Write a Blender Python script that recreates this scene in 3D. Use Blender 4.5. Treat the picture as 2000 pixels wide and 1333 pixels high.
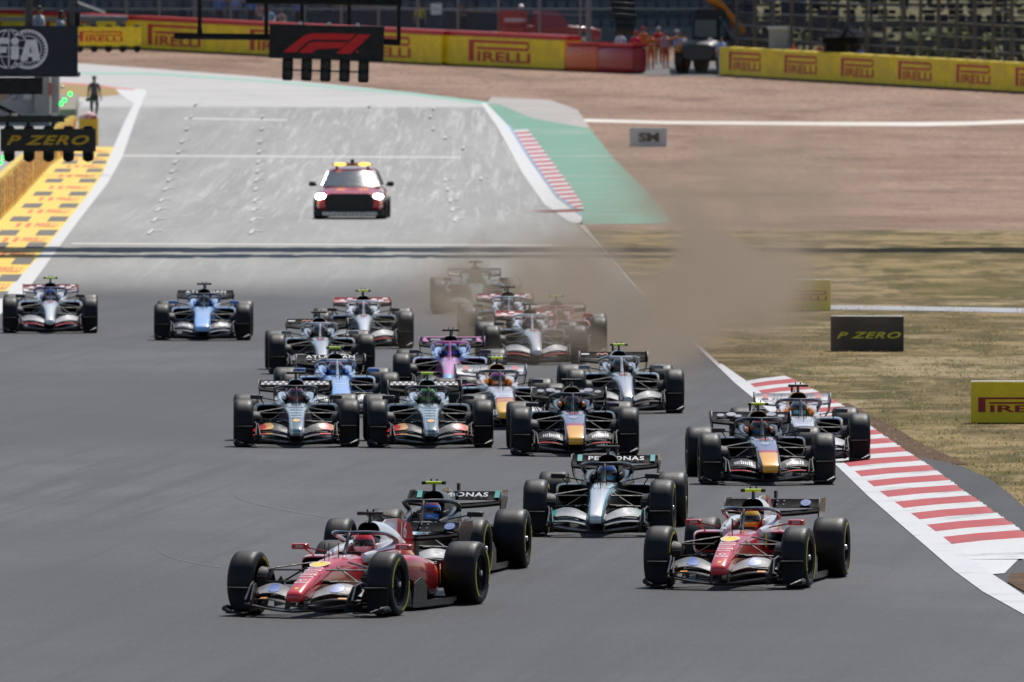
import bpy, bmesh, math, random
import numpy as np
from mathutils import Vector, Matrix

random.seed(7)
rng = np.random.default_rng(7)
R = math.radians
for o in list(bpy.data.objects):
    bpy.data.objects.remove(o)
sc = bpy.context.scene
COL = sc.collection

# ------------------------------------------------------------------ camera
FPX, CAMZ, HZ = 31111.0, 7.0, -35.0          # focal length in photo pixels, camera height, horizon row
PITCH = math.atan((666.5 - HZ) / FPX)
cam = bpy.data.cameras.new("camera"); camo = bpy.data.objects.new("camera", cam); COL.objects.link(camo)
camo.location = (0, 0, CAMZ); camo.rotation_euler = (math.pi / 2 - PITCH, 0, 0)
cam.sensor_width = 36; cam.lens = FPX * 36 / 2000
cam.clip_start = 1; cam.clip_end = 6000
cam.dof.use_dof = True; cam.dof.focus_distance = 196; cam.dof.aperture_fstop = 9.5
sc.camera = camo

# ------------------------------------------------------------------ light
SUN_EL, SUN_AZ = R(58), R(20)                # sun behind the field, slightly to the right
world = bpy.data.worlds.new("World"); sc.world = world; world.use_nodes = True
wn = world.node_tree.nodes; wl = world.node_tree.links
sky = wn.new("ShaderNodeTexSky"); sky.sky_type = 'NISHITA'; sky.sun_disc = False
sky.sun_elevation = SUN_EL; sky.sun_rotation = SUN_AZ
bg = wn["Background"]; bg.inputs[1].default_value = 0.095
wl.new(sky.outputs[0], bg.inputs[0])
sun = bpy.data.lights.new("sun", 'SUN'); suno = bpy.data.objects.new("sun", sun); COL.objects.link(suno)
sun.energy = 4.2; sun.angle = R(0.5); sun.color = (1.0, 0.955, 0.89)
sdir = Vector((math.sin(SUN_AZ) * math.cos(SUN_EL), math.cos(SUN_AZ) * math.cos(SUN_EL), math.sin(SUN_EL)))
suno.rotation_euler = sdir.to_track_quat('Z', 'Y').to_euler()
sc.view_settings.view_transform = 'Standard'; sc.view_settings.look = 'None'
sc.view_settings.exposure = 0.0; sc.view_settings.gamma = 1.0; sc.view_settings.use_curve_mapping = False
sc.render.engine = 'CYCLES'
sc.cycles.use_denoising = True
sc.cycles.max_bounces = 6; sc.cycles.volume_bounces = 1; sc.cycles.volume_step_rate = 0.4; sc.cycles.volume_max_steps = 64
sc.cycles.caustics_reflective = False; sc.cycles.caustics_refractive = False
sc.cycles.sample_clamp_indirect = 4

# ------------------------------------------------------------------ terrain and picture-to-ground helper
def gz(d):
    if d <= 490: return 0.0
    if d <= 740: return 3.0 * ((d - 490) / 250) ** 2
    if d <= 1100: return 3.0 + 0.024 * (d - 740)
    return 3.0 + 0.024 * 360
SP, CP = math.sin(PITCH), math.cos(PITCH)
def ray(px, py):
    cx = (px - 1000) / FPX; cy = -(py - 666.5) / FPX
    v = Vector((cx, CP + cy * SP, -SP + cy * CP))
    return v / v.y
def hang(px, py, d):
    v = ray(px, py); return Vector((v.x * d, d, CAMZ + v.z * d))
def at(px, py, off=0.0):
    v = ray(px, py); a, b = 40.0, 2500.0
    for _ in range(60):
        m = (a + b) / 2
        if CAMZ + v.z * m > gz(m): a = m
        else: b = m
    return Vector((v.x * a, a, gz(a) + off))

# ------------------------------------------------------------------ mesh helpers
class MB:
    def __init__(s): s.v = []; s.f = []; s.m = []
    def add(s, vs, fs, m=0):
        o = len(s.v); s.v += [tuple(p) for p in vs]
        s.f += [tuple(i + o for i in q) for q in fs]; s.m += [m] * len(fs)
    def box(s, c, size, m=0, rot=None, taper=1.0):
        hx, hy, hz = size[0] / 2, size[1] / 2, size[2] / 2
        P = [Vector((x * hx * (taper if z > 0 else 1), y * hy * (taper if z > 0 else 1), z * hz)) for z in (-1, 1) for y in (-1, 1) for x in (-1, 1)]
        if rot is not None: P = [rot @ p for p in P]
        c = Vector(c)
        s.add([p + c for p in P], [(0, 2, 3, 1), (4, 5, 7, 6), (0, 1, 5, 4), (2, 6, 7, 3), (0, 4, 6, 2), (1, 3, 7, 5)], m)
    def tube(s, pts, r, n=8, m=0, sx=1.0, caps=True):
        pts = [Vector(p) for p in pts]; k = len(pts)
        rr = r if isinstance(r, (list, tuple)) else [r] * k
        rings = []
        ref = None
        for i, p in enumerate(pts):
            t = (pts[min(i + 1, k - 1)] - pts[max(i - 1, 0)]).normalized()
            if ref is None:
                ref = Vector((0, 0, 1)) if abs(t.z) < 0.9 else Vector((0, 1, 0))
            a = t.cross(ref).normalized(); b = a.cross(t).normalized(); ref = b
            rings.append([p + a * (math.cos(2 * math.pi * j / n) * rr[i] * sx) + b * (math.sin(2 * math.pi * j / n) * rr[i]) for j in range(n)])
        s.loft(rings, m, caps)
    def loft(s, rings, m=0, caps=True):
        n = len(rings[0]); vs = [p for r_ in rings for p in r_]; fs = []
        for i in range(len(rings) - 1):
            for j in range(n):
                a = i * n + j; b = i * n + (j + 1) % n
                fs.append((a, a + n, b + n, b))
        if caps:
            fs.append(tuple(range(n))); fs.append(tuple(reversed(range((len(rings) - 1) * n, len(rings) * n))))
        s.add(vs, fs, m)
    def lathe(s, prof, n=32, axis='x', c=(0, 0, 0), m=0, closed=False, caps=False):
        c = Vector(c); rings = []
        for (a, r_) in prof:
            ring = []
            for j in range(n):
                t = 2 * math.pi * j / n
                u, w = math.cos(t) * r_, math.sin(t) * r_
                ring.append(c + (Vector((a, u, w)) if axis == 'x' else Vector((u, w, a)) if axis == 'z' else Vector((w, a, u))))
            rings.append(ring)
        if closed: rings.append(rings[0])
        s.loft(rings, m, caps=caps and not closed)
    def prism(s, poly, org, ax, ay, depth, m=0):
        """flat polygon (2-D) in the frame org + u*ax + v*ay, given a thickness along ax x ay"""
        org, ax, ay = Vector(org), Vector(ax), Vector(ay); nrm = ax.cross(ay).normalized() * depth
        n = len(poly); A = [org + ax * u + ay * v for u, v in poly]; B = [p + nrm for p in A]
        if depth == 0:
            s.add(A, [tuple(range(n))], m); return
        s.add(A + B, [tuple(reversed(range(n))), tuple(range(n, 2 * n))] + [(j, (j + 1) % n, n + (j + 1) % n, n + j) for j in range(n)], m)
    def flat(s, vf, org, ax, ay, m=0):
        org, ax, ay = Vector(org), Vector(ax), Vector(ay)
        s.add([org + ax * p[0] + ay * p[1] for p in vf[0]], vf[1], m)
    def mesh(s, name, nmat=1, smooth=35):
        me = bpy.data.meshes.new(name); me.from_pydata(s.v, [], s.f)
        me.polygons.foreach_set('material_index', s.m)
        if smooth:
            bm = bmesh.new(); bm.from_mesh(me)
            bmesh.ops.recalc_face_normals(bm, faces=bm.faces); bm.to_mesh(me); bm.free()
            me.polygons.foreach_set('use_smooth', [True] * len(me.polygons))
            me.set_sharp_from_angle(angle=R(smooth))
        me.update()
        for _ in range(nmat): me.materials.append(None)
        return me
    def build(s, name, mats, parent=None, loc=(0, 0, 0), smooth=35):
        if not isinstance(mats, (list, tuple)): mats = [mats]
        me = s.mesh(name, 0, smooth)
        for m in mats: me.materials.append(m)
        o = bpy.data.objects.new(name, me); COL.objects.link(o); o.location = loc
        if parent: o.parent = parent
        return o

def mesh_obj(name, me, mats, parent=None, loc=(0, 0, 0), rot=(0, 0, 0)):
    """an object that shares mesh data but carries its own materials"""
    o = bpy.data.objects.new(name, me); COL.objects.link(o); o.location = loc; o.rotation_euler = rot
    if parent: o.parent = parent
    for i, m in enumerate(mats):
        o.material_slots[i].link = 'OBJECT'; o.material_slots[i].material = m
    return o
def thing(name, label, cat, loc=(0, 0, 0), rz=0.0, group=None):
    o = bpy.data.objects.new(name, None); COL.objects.link(o); o.location = loc; o.rotation_euler = (0, 0, rz)
    o.empty_display_size = 0.2
    return tag(o, label, cat, group)
def tag(o, label, cat, group=None):
    o['label'] = label; o['category'] = cat
    if group: o['group'] = group
    return o
def kind(o, k): o['kind'] = k; return o

def smoothstep_poly(pts, n):
    """Catmull-Rom through 2-D/3-D points"""
    P = [Vector(p) for p in pts]; out = []
    for i in range(len(P) - 1):
        p0 = P[max(i - 1, 0)]; p1 = P[i]; p2 = P[i + 1]; p3 = P[min(i + 2, len(P) - 1)]
        for k in range(n):
            t = k / n
            out.append(0.5 * ((2 * p1) + (-p0 + p2) * t + (2 * p0 - 5 * p1 + 4 * p2 - p3) * t * t + (-p0 + 3 * p1 - 3 * p2 + p3) * t ** 3))
    out.append(P[-1]); return out

_txt = {}
def text2d(s, width, height, bold=0.0, shear=0.0, space=1.0):
    """lettering as flat 2-D polygons fitted to width x height, centred"""
    key = (s, bold, shear, space)
    if key not in _txt:
        cu = bpy.data.curves.new('t', 'FONT'); cu.body = s; cu.size = 1; cu.offset = bold; cu.shear = shear; cu.space_character = space
        cu.resolution_u = 3; cu.fill_mode = 'FRONT'
        ob = bpy.data.objects.new('t', cu); COL.objects.link(ob)
        dg = bpy.context.evaluated_depsgraph_get(); me = bpy.data.meshes.new_from_object(ob.evaluated_get(dg))
        vs = [(v.co.x, v.co.y) for v in me.vertices]; fs = [tuple(p.vertices) for p in me.polygons]
        bpy.data.objects.remove(ob); bpy.data.meshes.remove(me); bpy.data.curves.remove(cu)
        _txt[key] = (vs, fs)
    vs, fs = _txt[key]
    x0 = min(v[0] for v in vs); x1 = max(v[0] for v in vs); y0 = min(v[1] for v in vs); y1 = max(v[1] for v in vs)
    return [((x - (x0 + x1) / 2) / (x1 - x0) * width, (y - (y0 + y1) / 2) / (y1 - y0) * height) for x, y in vs], fs
def ring2d(r0, r1, n=40, c=(0, 0), a0=0, a1=2 * math.pi):
    vs = []; fs = []
    for i in range(n + 1):
        t = a0 + (a1 - a0) * i / n
        vs += [(c[0] + math.cos(t) * r0, c[1] + math.sin(t) * r0), (c[0] + math.cos(t) * r1, c[1] + math.sin(t) * r1)]
        if i < n: fs.append((2 * i, 2 * i + 1, 2 * i + 3, 2 * i + 2))
    return vs, fs
def disc2d(r, n=24, c=(0, 0), sy=1.0):
    return [(c[0] + math.cos(2 * math.pi * i / n) * r, c[1] + math.sin(2 * math.pi * i / n) * r * sy) for i in range(n)], [tuple(range(n))]
def poly2d(p): return list(p), [tuple(range(len(p)))]

def logo_long_p(w, h):
    """PIRELLI with the long looped P over the other letters; list of 2-D flats centred on (0,0)"""
    out = []
    x0, y0 = -w / 2, -h / 2
    st = w * 0.085
    out.append(poly2d([(x0, y0), (x0 + st, y0), (x0 + st, y0 + h), (x0, y0 + h)]))
    out.append(poly2d([(x0 + st, y0 + h * .87), (x0 + w * .93, y0 + h * .87), (x0 + w * .93, y0 + h), (x0 + st, y0 + h)]))
    out.append(poly2d([(x0 + st * 1.5, y0 + h * .56), (x0 + w * .93, y0 + h * .56), (x0 + w * .93, y0 + h * .68), (x0 + st * 1.5, y0 + h * .68)]))
    rr = ring2d(h * .07, h * .22, 14, (0, 0), -math.pi / 2, math.pi / 2)
    out.append(([(x0 + w * .925 + a, y0 + h * .78 + b) for a, b in rr[0]], rr[1]))
    t = text2d("IRELLI", w * .84, h * .47, 0.025)
    out.append(([(a + x0 + w * .56, b + y0 + h * .235) for a, b in t[0]], t[1]))
    return out
# ------------------------------------------------------------------ materials
def nmat(name):
    m = bpy.data.materials.new(name); m.use_nodes = True
    return m, m.node_tree.nodes, m.node_tree.links, m.node_tree.nodes["Principled BSDF"]
def setp(b, col=None, rough=None, metal=None, coat=None, spec=None):
    if col is not None: b.inputs['Base Color'].default_value = (*col, 1)
    if rough is not None: b.inputs['Roughness'].default_value = rough
    if metal is not None: b.inputs['Metallic'].default_value = metal
    if coat is not None:
        b.inputs['Coat Weight'].default_value = coat; b.inputs['Coat Roughness'].default_value = 0.06
    if spec is not None: b.inputs['Specular IOR Level'].default_value = spec
def noise(n, l, scale, detail=4, rough=.6, vec=None, sc3=None, dist=0.0):
    t = n.new('ShaderNodeTexNoise'); t.inputs['Distortion'].default_value = dist; t.inputs['Scale'].default_value = scale; t.inputs['Detail'].default_value = detail; t.inputs['Roughness'].default_value = rough
    tc = n.new('ShaderNodeTexCoord'); src = vec or tc.outputs['Object']
    if sc3:
        mp = n.new('ShaderNodeMapping'); mp.inputs['Scale'].default_value = sc3; l.new(src, mp.inputs['Vector']); src = mp.outputs[0]
    l.new(src, t.inputs['Vector']); return t.outputs['Fac']
def ramp(n, l, fac, stops, interp='LINEAR'):
    r_ = n.new('ShaderNodeValToRGB'); r_.color_ramp.interpolation = interp; e = r_.color_ramp.elements
    while len(e) < len(stops): e.new(0.5)
    for i, (p, c) in enumerate(stops):
        e[i].position = p; e[i].color = (*c, 1) if len(c) == 3 else c
    l.new(fac, r_.inputs[0]); return r_.outputs[0]
def mix(n, l, fac, a, b, mode='MIX'):
    x = n.new('ShaderNodeMix'); x.data_type = 'RGBA'; x.blend_type = mode
    for sock, val in ((x.inputs[0], fac), (x.inputs[6], a), (x.inputs[7], b)):
        if hasattr(val, 'is_linked') or hasattr(val, 'links'): l.new(val, sock)
        elif isinstance(val, (int, float)): sock.default_value = val
        else: sock.default_value = (*val, 1)
    return x.outputs[2]
def math_(n, l, op, a, b=0.0, clamp=False):
    x = n.new('ShaderNodeMath'); x.operation = op; x.use_clamp = clamp
    for s_, v in ((x.inputs[0], a), (x.inputs[1], b)):
        if hasattr(v, 'links'): l.new(v, s_)
        else: s_.default_value = v
    return x.outputs[0]
def maprange(n, l, v, a, b, c=0.0, d=1.0):
    x = n.new('ShaderNodeMapRange'); x.interpolation_type = 'SMOOTHSTEP'
    l.new(v, x.inputs[0]); x.inputs[1].default_value = a; x.inputs[2].default_value = b; x.inputs[3].default_value = c; x.inputs[4].default_value = d
    return x.outputs[0]
def xyz(n, l):
    tc = n.new('ShaderNodeTexCoord'); s = n.new('ShaderNodeSeparateXYZ'); l.new(tc.outputs['Object'], s.inputs[0]); return s.outputs
def bump(n, l, b, h, strength=.3, dist=.02):
    x = n.new('ShaderNodeBump'); x.inputs['Strength'].default_value = strength; x.inputs['Distance'].default_value = dist
    l.new(h, x.inputs['Height']); l.new(x.outputs[0], b.inputs['Normal'])

_pl = {}
def plain(col, rough=.5, metal=0.0, coat=0.0, grime=.12, gscale=6.0, spec=.5):
    """an even colour with faint wear"""
    key = (col, rough, metal, coat, grime, gscale, spec)
    if key in _pl: return _pl[key]
    m, n, l, b = nmat("finish"); setp(b, col, rough, metal, coat, spec)
    f = noise(n, l, gscale, 3)
    lo = tuple(c * (1 - grime) for c in col); hi = tuple(min(1, c * (1 + grime * .6)) for c in col)
    l.new(ramp(n, l, f, [(.35, lo), (.65, hi)]), b.inputs['Base Color'])
    l.new(maprange(n, l, f, .3, .7, rough * .85, min(1, rough * 1.2)), b.inputs['Roughness'])
    _pl[key] = m; return m
def paint(col, rough=.28, metal=0.0): return plain(col, rough, metal, .9, .08, 9.0)
def banded(axis, bands, rough=.28, metal=0.0, lo=-1.2, hi=4.6, absx=None, coat=.9):
    """livery: colour changes hard along the car's own axis; absx=(limit, colour) paints what lies outside |x|>limit*"""
    m, n, l, b = nmat("livery"); setp(b, None, rough, metal, coat)
    s = xyz(n, l); f = math_(n, l, 'DIVIDE', math_(n, l, 'SUBTRACT', s[axis], lo), hi - lo)
    st = [(0.0, bands[0][1])] + [((p - lo) / (hi - lo), c) for (p, _), (_, c) in zip(bands[:-1], bands[1:])]
    c = ramp(n, l, f, st, 'CONSTANT')
    if absx:
        for (lim, slope, colr) in absx:
            ax = math_(n, l, 'ABSOLUTE', s[0]); th = math_(n, l, 'ADD', math_(n, l, 'MULTIPLY', s[1], slope), lim)
            c = mix(n, l, math_(n, l, 'GREATER_THAN', ax, th), c, colr)
    g = noise(n, l, 7, 3)
    c = mix(n, l, maprange(n, l, g, .55, .85, 0, .18), c, (.06, .055, .05))
    l.new(c, b.inputs['Base Color']); return m
def emit(col, strength):
    m, n, l, b = nmat("lamp_glow"); setp(b, col, .3)
    b.inputs['Emission Color'].default_value = (*col, 1); b.inputs['Emission Strength'].default_value = strength; return m

def asphalt(name, base, worn=None):
    m, n, l, b = nmat(name); setp(b, None, .78, spec=.3)
    s = xyz(n, l)
    fine = noise(n, l, 9, 6, .8, sc3=(1.8, .13, 1)); mid = noise(n, l, .7, 6, .68, sc3=(.7, .25, 1)); big = noise(n, l, .09, 4, .55, sc3=(1, .35, 1))
    tcw = n.new('ShaderNodeTexCoord'); rot = n.new('ShaderNodeMapping'); rot.inputs['Rotation'].default_value = (0, 0, R(4)); l.new(tcw.outputs['Object'], rot.inputs[0]); streak = noise(n, l, 1.0, 5, .65, vec=rot.outputs[0], sc3=(1.5, .03, 1)); groove = noise(n, l, 1.0, 3, .5, vec=rot.outputs[0], sc3=(5, .012, 1))
    lo = tuple(c * .70 for c in base); hi = tuple(c * 1.22 for c in base)
    c = ramp(n, l, big, [(.36, lo), (.64, hi)])
    c = mix(n, l, maprange(n, l, mid, .38, .66, .0, .6), c, tuple(x * .74 for x in base))
    c = mix(n, l, maprange(n, l, streak, .48, .70, 0, .75), c, tuple(x * .62 for x in base)); c = mix(n, l, maprange(n, l, groove, .58, .72, 0, .45), c, tuple(x * .6 for x in base))
    sr = n.new('ShaderNodeSeparateXYZ'); l.new(rot.outputs[0], sr.inputs[0]); line = maprange(n, l, math_(n, l, 'ABSOLUTE', math_(n, l, 'ADD', sr.outputs[0], math_(n, l, 'ADD', math_(n, l, 'MULTIPLY', big, 9.0), 8.0))), .6, 4.2, 1, 0)
    c = mix(n, l, math_(n, l, 'MULTIPLY', line, maprange(n, l, streak, .35, .62, .15, .6)), c, tuple(x * .58 for x in base))
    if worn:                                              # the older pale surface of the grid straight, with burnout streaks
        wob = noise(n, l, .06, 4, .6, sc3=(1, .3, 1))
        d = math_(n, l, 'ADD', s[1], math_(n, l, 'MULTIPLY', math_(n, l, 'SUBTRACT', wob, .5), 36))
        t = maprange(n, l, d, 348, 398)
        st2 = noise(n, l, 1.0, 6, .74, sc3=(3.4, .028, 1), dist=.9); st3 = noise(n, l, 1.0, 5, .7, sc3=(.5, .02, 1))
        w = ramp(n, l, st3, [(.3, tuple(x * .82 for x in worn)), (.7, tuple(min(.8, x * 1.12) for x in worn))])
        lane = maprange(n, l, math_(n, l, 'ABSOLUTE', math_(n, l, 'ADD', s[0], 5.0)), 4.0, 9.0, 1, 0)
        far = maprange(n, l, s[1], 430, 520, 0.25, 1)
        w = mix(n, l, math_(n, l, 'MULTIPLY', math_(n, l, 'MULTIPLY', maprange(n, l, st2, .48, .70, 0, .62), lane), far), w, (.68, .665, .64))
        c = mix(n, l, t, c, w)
    c = mix(n, l, maprange(n, l, fine, .5, .72, -.0, .42), c, tuple(x * .5 for x in base)); c = mix(n, l, maprange(n, l, fine, .47, .3, 0, .35), c, tuple(min(.7, x * 1.55) for x in base))
    l.new(c, b.inputs['Base Color']); bump(n, l, b, fine, .35, .012); return m

def painted(name, col, wear=(.25, .25, .25), amount=.5, scale=2.5):
    m, n, l, b = nmat(name); setp(b, None, .6, spec=.35)
    f = noise(n, l, scale, 6, .7); g = noise(n, l, 30, 4, .7)
    c = mix(n, l, maprange(n, l, f, .5, .78, 0, amount), col, wear)
    c = mix(n, l, maprange(n, l, g, .55, .8, 0, amount * .6), c, wear)
    l.new(c, b.inputs['Base Color']); bump(n, l, b, g, .15, .01); return m

def grass_mat():
    m, n, l, b = nmat("dry_grass"); setp(b, None, .95, spec=.08)
    a = noise(n, l, .16, 5, .62, sc3=(.5, .30, 1)); q = noise(n, l, .9, 7, .72, sc3=(.8, .14, 1)); f = noise(n, l, 9, 6, .85, sc3=(1, .10, 1))
    c = ramp(n, l, a, [(.30, (.065, .085, .02)), (.40, (.18, .14, .055)), (.48, (.36, .265, .135)), (.55, (.125, .095, .04)), (.61, (.41, .315, .18)), (.70, (.085, .09, .025))])
    c = mix(n, l, maprange(n, l, q, .48, .60, 0, .85), c, (.10, .088, .034))
    c = mix(n, l, maprange(n, l, q, .43, .30, 0, .8), c, (.36, .285, .16))
    c = mix(n, l, maprange(n, l, f, .4, .8, 0, .65), c, (.05, .045, .02))
    l.new(c, b.inputs['Base Color']); bump(n, l, b, f, .7, .06); return m
def gravel_mat():
    m, n, l, b = nmat("gravel"); setp(b, None, .95, spec=.1)
    a = noise(n, l, .10, 5, .6, sc3=(.6, .3, 1)); q = noise(n, l, .6, 6, .7, sc3=(.5, .16, 1)); f = noise(n, l, 5, 6, .85, sc3=(1, .12, 1))
    c = ramp(n, l, a, [(.32, (.29, .185, .135)), (.5, (.40, .27, .205)), (.68, (.23, .15, .11))])
    c = mix(n, l, maprange(n, l, q, .48, .68, 0, .75), c, (.20, .135, .10))
    c = mix(n, l, maprange(n, l, q, .42, .28, 0, .45), c, (.56, .42, .32))
    c = mix(n, l, maprange(n, l, f, .45, .68, 0, .8), c, (.15, .10, .07))
    l.new(c, b.inputs['Base Color']); bump(n, l, b, f, .8, .08); return m
def soil_mat(name, ca, cb):
    m, n, l, b = nmat(name); setp(b, None, .95, spec=.1)
    f = noise(n, l, 3, 6, .75)
    l.new(ramp(n, l, f, [(.35, ca), (.65, cb)]), b.inputs['Base Color']); bump(n, l, b, f, .8, .05); return m

M_RUBBER, _n, _l, _b = nmat("rubber"); setp(_b, (.01, .01, .011), .5, spec=.35)
_f = noise(_n, _l, 18, 4, .7); _l.new(ramp(_n, _l, _f, [(.35, (.0035, .0035, .004)), (.7, (.011, .0105, .010))]), _b.inputs['Base Color'])
_l.new(maprange(_n, _l, _f, .3, .7, .42, .62), _b.inputs['Roughness'])
M_CARBON = plain((.007, .007, .008), .4, 0, .12, .3, 20, .35)
M_CARBON_M = plain((.009, .009, .01), .55, 0, 0, .3, 20, .3)
M_DARK = plain((.02, .021, .024), .6)
M_STEEL = plain((.30, .31, .33), .35, .9)
M_ALU = plain((.62, .63, .65), .35, .7)
M_BLACK = plain((.008, .008, .009), .7)
M_HOLE = plain((.003, .003, .003), .9, spec=.1)
M_WHITE = plain((.78, .78, .78), .45)
M_YELLOW = plain((.80, .60, .02), .5)
M_YELTYRE = plain((.62, .50, .03), .6)
M_RED = plain((.55, .02, .025), .4)
M_TCAM = plain((.62, .85, .03), .45)
M_BOARD_Y = plain((.86, .64, .012), .5, grime=.16, gscale=1.5)
M_BOARD_R = plain((.48, .015, .02), .5, grime=.12, gscale=2)
M_BOARD_K = plain((.012, .012, .013), .5, grime=.2, gscale=2)
M_GOLD = plain((.75, .50, .03), .5)
M_NAVY = plain((.008, .012, .035), .55)
M_SKIN = plain((.42, .24, .17), .6)
M_HAIR = plain((.03, .022, .016), .7)
M_GLASS = plain((.02, .025, .03), .08, 0, .5)
M_STEEL_D = plain((.06, .066, .075), .55, .2)
M_GREYPOST = plain((.20, .215, .235), .55, .2)
M_CONC = plain((.34, .33, .31), .85, grime=.25, gscale=1.2)
# ------------------------------------------------------------------ the ground
def resamp(P, k):
    out = []
    for a, b in zip(P[:-1], P[1:]):
        for i in range(k): out.append((a[0] + (b[0] - a[0]) * i / k, a[1] + (b[1] - a[1]) * i / k))
    out.append(P[-1]); return out
def sheet(name, Lp, Rp, mat, layer, k=6, cols=6, parent=None, structure=True, curve=False):
    """a sheet laid on the ground between two edges given as picture points"""
    if curve:
        Ls = [tuple(p)[:2] for p in smoothstep_poly([(a, b, 0) for a, b in Lp], k)]; Rs = [tuple(p)[:2] for p in smoothstep_poly([(a, b, 0) for a, b in Rp], k)]
    else:
        Ls, Rs = resamp(Lp, k), resamp(Rp, k)
    mb = MB(); vs = []; fs = []
    for (a, b) in zip(Ls, Rs):
        for c in range(cols + 1):
            t = c / cols; vs.append(at(a[0] + (b[0] - a[0]) * t, a[1] + (b[1] - a[1]) * t, layer * .004))
    w = cols + 1
    for i in range(len(Ls) - 1):
        for c in range(cols): fs.append((i * w + c, i * w + c + 1, (i + 1) * w + c + 1, (i + 1) * w + c))
    mb.add(vs, fs); o = mb.build(name, mat, parent, smooth=0)
    for p in o.data.polygons: p.use_smooth = True
    if o.data.polygons[0].normal.z < 0: o.data.flip_normals()
    if structure: kind(o, 'structure')
    return o
def world_grid(name, xs, ds, mat, layer, zadd=0.0):
    mb = MB(); w = len(xs)
    vs = [(x, d, gz(d) + layer * .004 + zadd) for d in ds for x in xs]
    fs = [(i * w + c, i * w + c + 1, (i + 1) * w + c + 1, (i + 1) * w + c) for i in range(len(ds) - 1) for c in range(w - 1)]
    mb.add(vs, fs); o = mb.build(name, mat, smooth=0)
    for p in o.data.polygons: p.use_smooth = True
    return kind(o, 'structure')

ds_all = [-60, 60] + list(range(100, 480, 40)) + list(range(480, 760, 10)) + [760, 800, 860, 940, 1020, 1100, 1400, 2000, 2900]
world_grid("ground", [-1200, -200, -60, 0, 60, 200, 1200], ds_all, grass_mat(), 0)
world_grid("gravel_trap", [-120, -60, 0, 60, 120], [449 + 10 * i for i in range(0, 33)], gravel_mat(), 1)

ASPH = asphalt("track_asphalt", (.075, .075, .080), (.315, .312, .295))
TR = [(2500, 1560), (2200, 1340), (2000, 1203), (1919, 1158), (1863, 1117), (1810, 1071), (1758, 1026), (1694, 970), (1630, 908), (1550, 845), (1434, 749), (1397, 714),
      (1330, 650), (1240, 565), (1165, 480), (1118, 432), (1075, 408), (1020, 339), (980, 270), (948, 210)]
TL = [(-900, p[1]) for p in TR]
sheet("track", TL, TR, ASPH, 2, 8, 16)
sheet("far_track", [(-700, 210), (150, 210), (500, 210), (800, 210), (948, 210)], [(-700, 96), (150, 124), (500, 150), (800, 181), (948, 206)],
      painted("far_asphalt", (.46, .44, .42), (.30, .29, .275), .9, .12), 2, 6, 8)
sheet("paved_runoff", [(948, 206), (1000, 246), (1040, 246), (1080, 250)], [(960, 190), (1075, 196), (1128, 215), (1152, 250)], plain((.40, .37, .34), .9, grime=.2, gscale=.4), 2, 6, 4)

W_LINE = painted("white_line_paint", (.56, .56, .57), (.20, .20, .21), .75, .9)
sheet("white_edge_line", [(2500, 1560), (2200, 1340), (2000, 1203), (1919, 1158), (1863, 1117), (1810, 1071), (1758, 1026), (1694, 970), (1630, 908), (1550, 845), (1434, 749), (1400, 716)],
      [(2500, 1510), (2200, 1299), (2000, 1165), (1938, 1124), (1893, 1093), (1840, 1050), (1786, 1010), (1722, 965), (1651, 908), (1578, 845), (1462, 749), (1409, 712)], W_LINE, 4, 4, 2)
FAINT = painted("faint_line_paint", (.42, .40, .37), (.22, .20, .18), .8, 1.5)
sheet("faint_edge_line", [(1400, 716), (1333, 652), (1243, 566), (1168, 480), (1121, 432)], [(1407, 714), (1338, 650), (1247, 565), (1173, 480), (1134, 432)], FAINT, 3, 6, 1)
WFAR = plain((.62, .62, .61), .7, grime=.10, spec=.2)
sheet("white_edge_line", [(1121, 437), (1108, 432), (1062, 399), (1020, 339), (969, 246), (939, 202)], [(1134, 437), (1137, 426), (1086, 387), (1035, 315), (992, 246), (949, 202)], WFAR, 4, 6, 2)
sheet("blue_edge_line", [(1137, 424), (1086, 385), (1035, 313), (992, 246)], [(1140, 421), (1090, 384), (1039, 312), (997, 246)], plain((.22, .33, .50), .7), 4, 6, 1)
GREEN = painted("green_verge_paint", (.10, .27, .175), (.33, .36, .31), .9, .22)
sheet("green_verge", [(1118, 440), (1112, 428), (1086, 386), (1035, 312), (1000, 252), (969, 228), (944, 203)], [(1312, 437), (1300, 420), (1262, 372), (1200, 312), (1152, 252), (1040, 232), (975, 204)], GREEN, 3, 6, 6)
sheet("green_edge_line", [(100, 146), (300, 147), (500, 160), (800, 186), (948, 206)], [(100, 142), (300, 143), (500, 156), (800, 181), (960, 201)], plain((.26, .47, .38), .8), 3, 5, 1)
# left white line with its spearhead
sheet("white_edge_line", [(-90, 640), (-30, 608), (6, 576), (75, 504), (120, 447), (168, 387), (201, 340), (222, 288), (243, 240), (262, 203), (250, 196), (236, 186), (222, 173)],
      [(-30, 640), (10, 608), (48, 576), (114, 486), (156, 429), (210, 360), (238, 310), (252, 270), (268, 225), (281, 192), (285, 188), (286, 182), (284, 176)], WFAR, 4, 4, 2)
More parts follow.
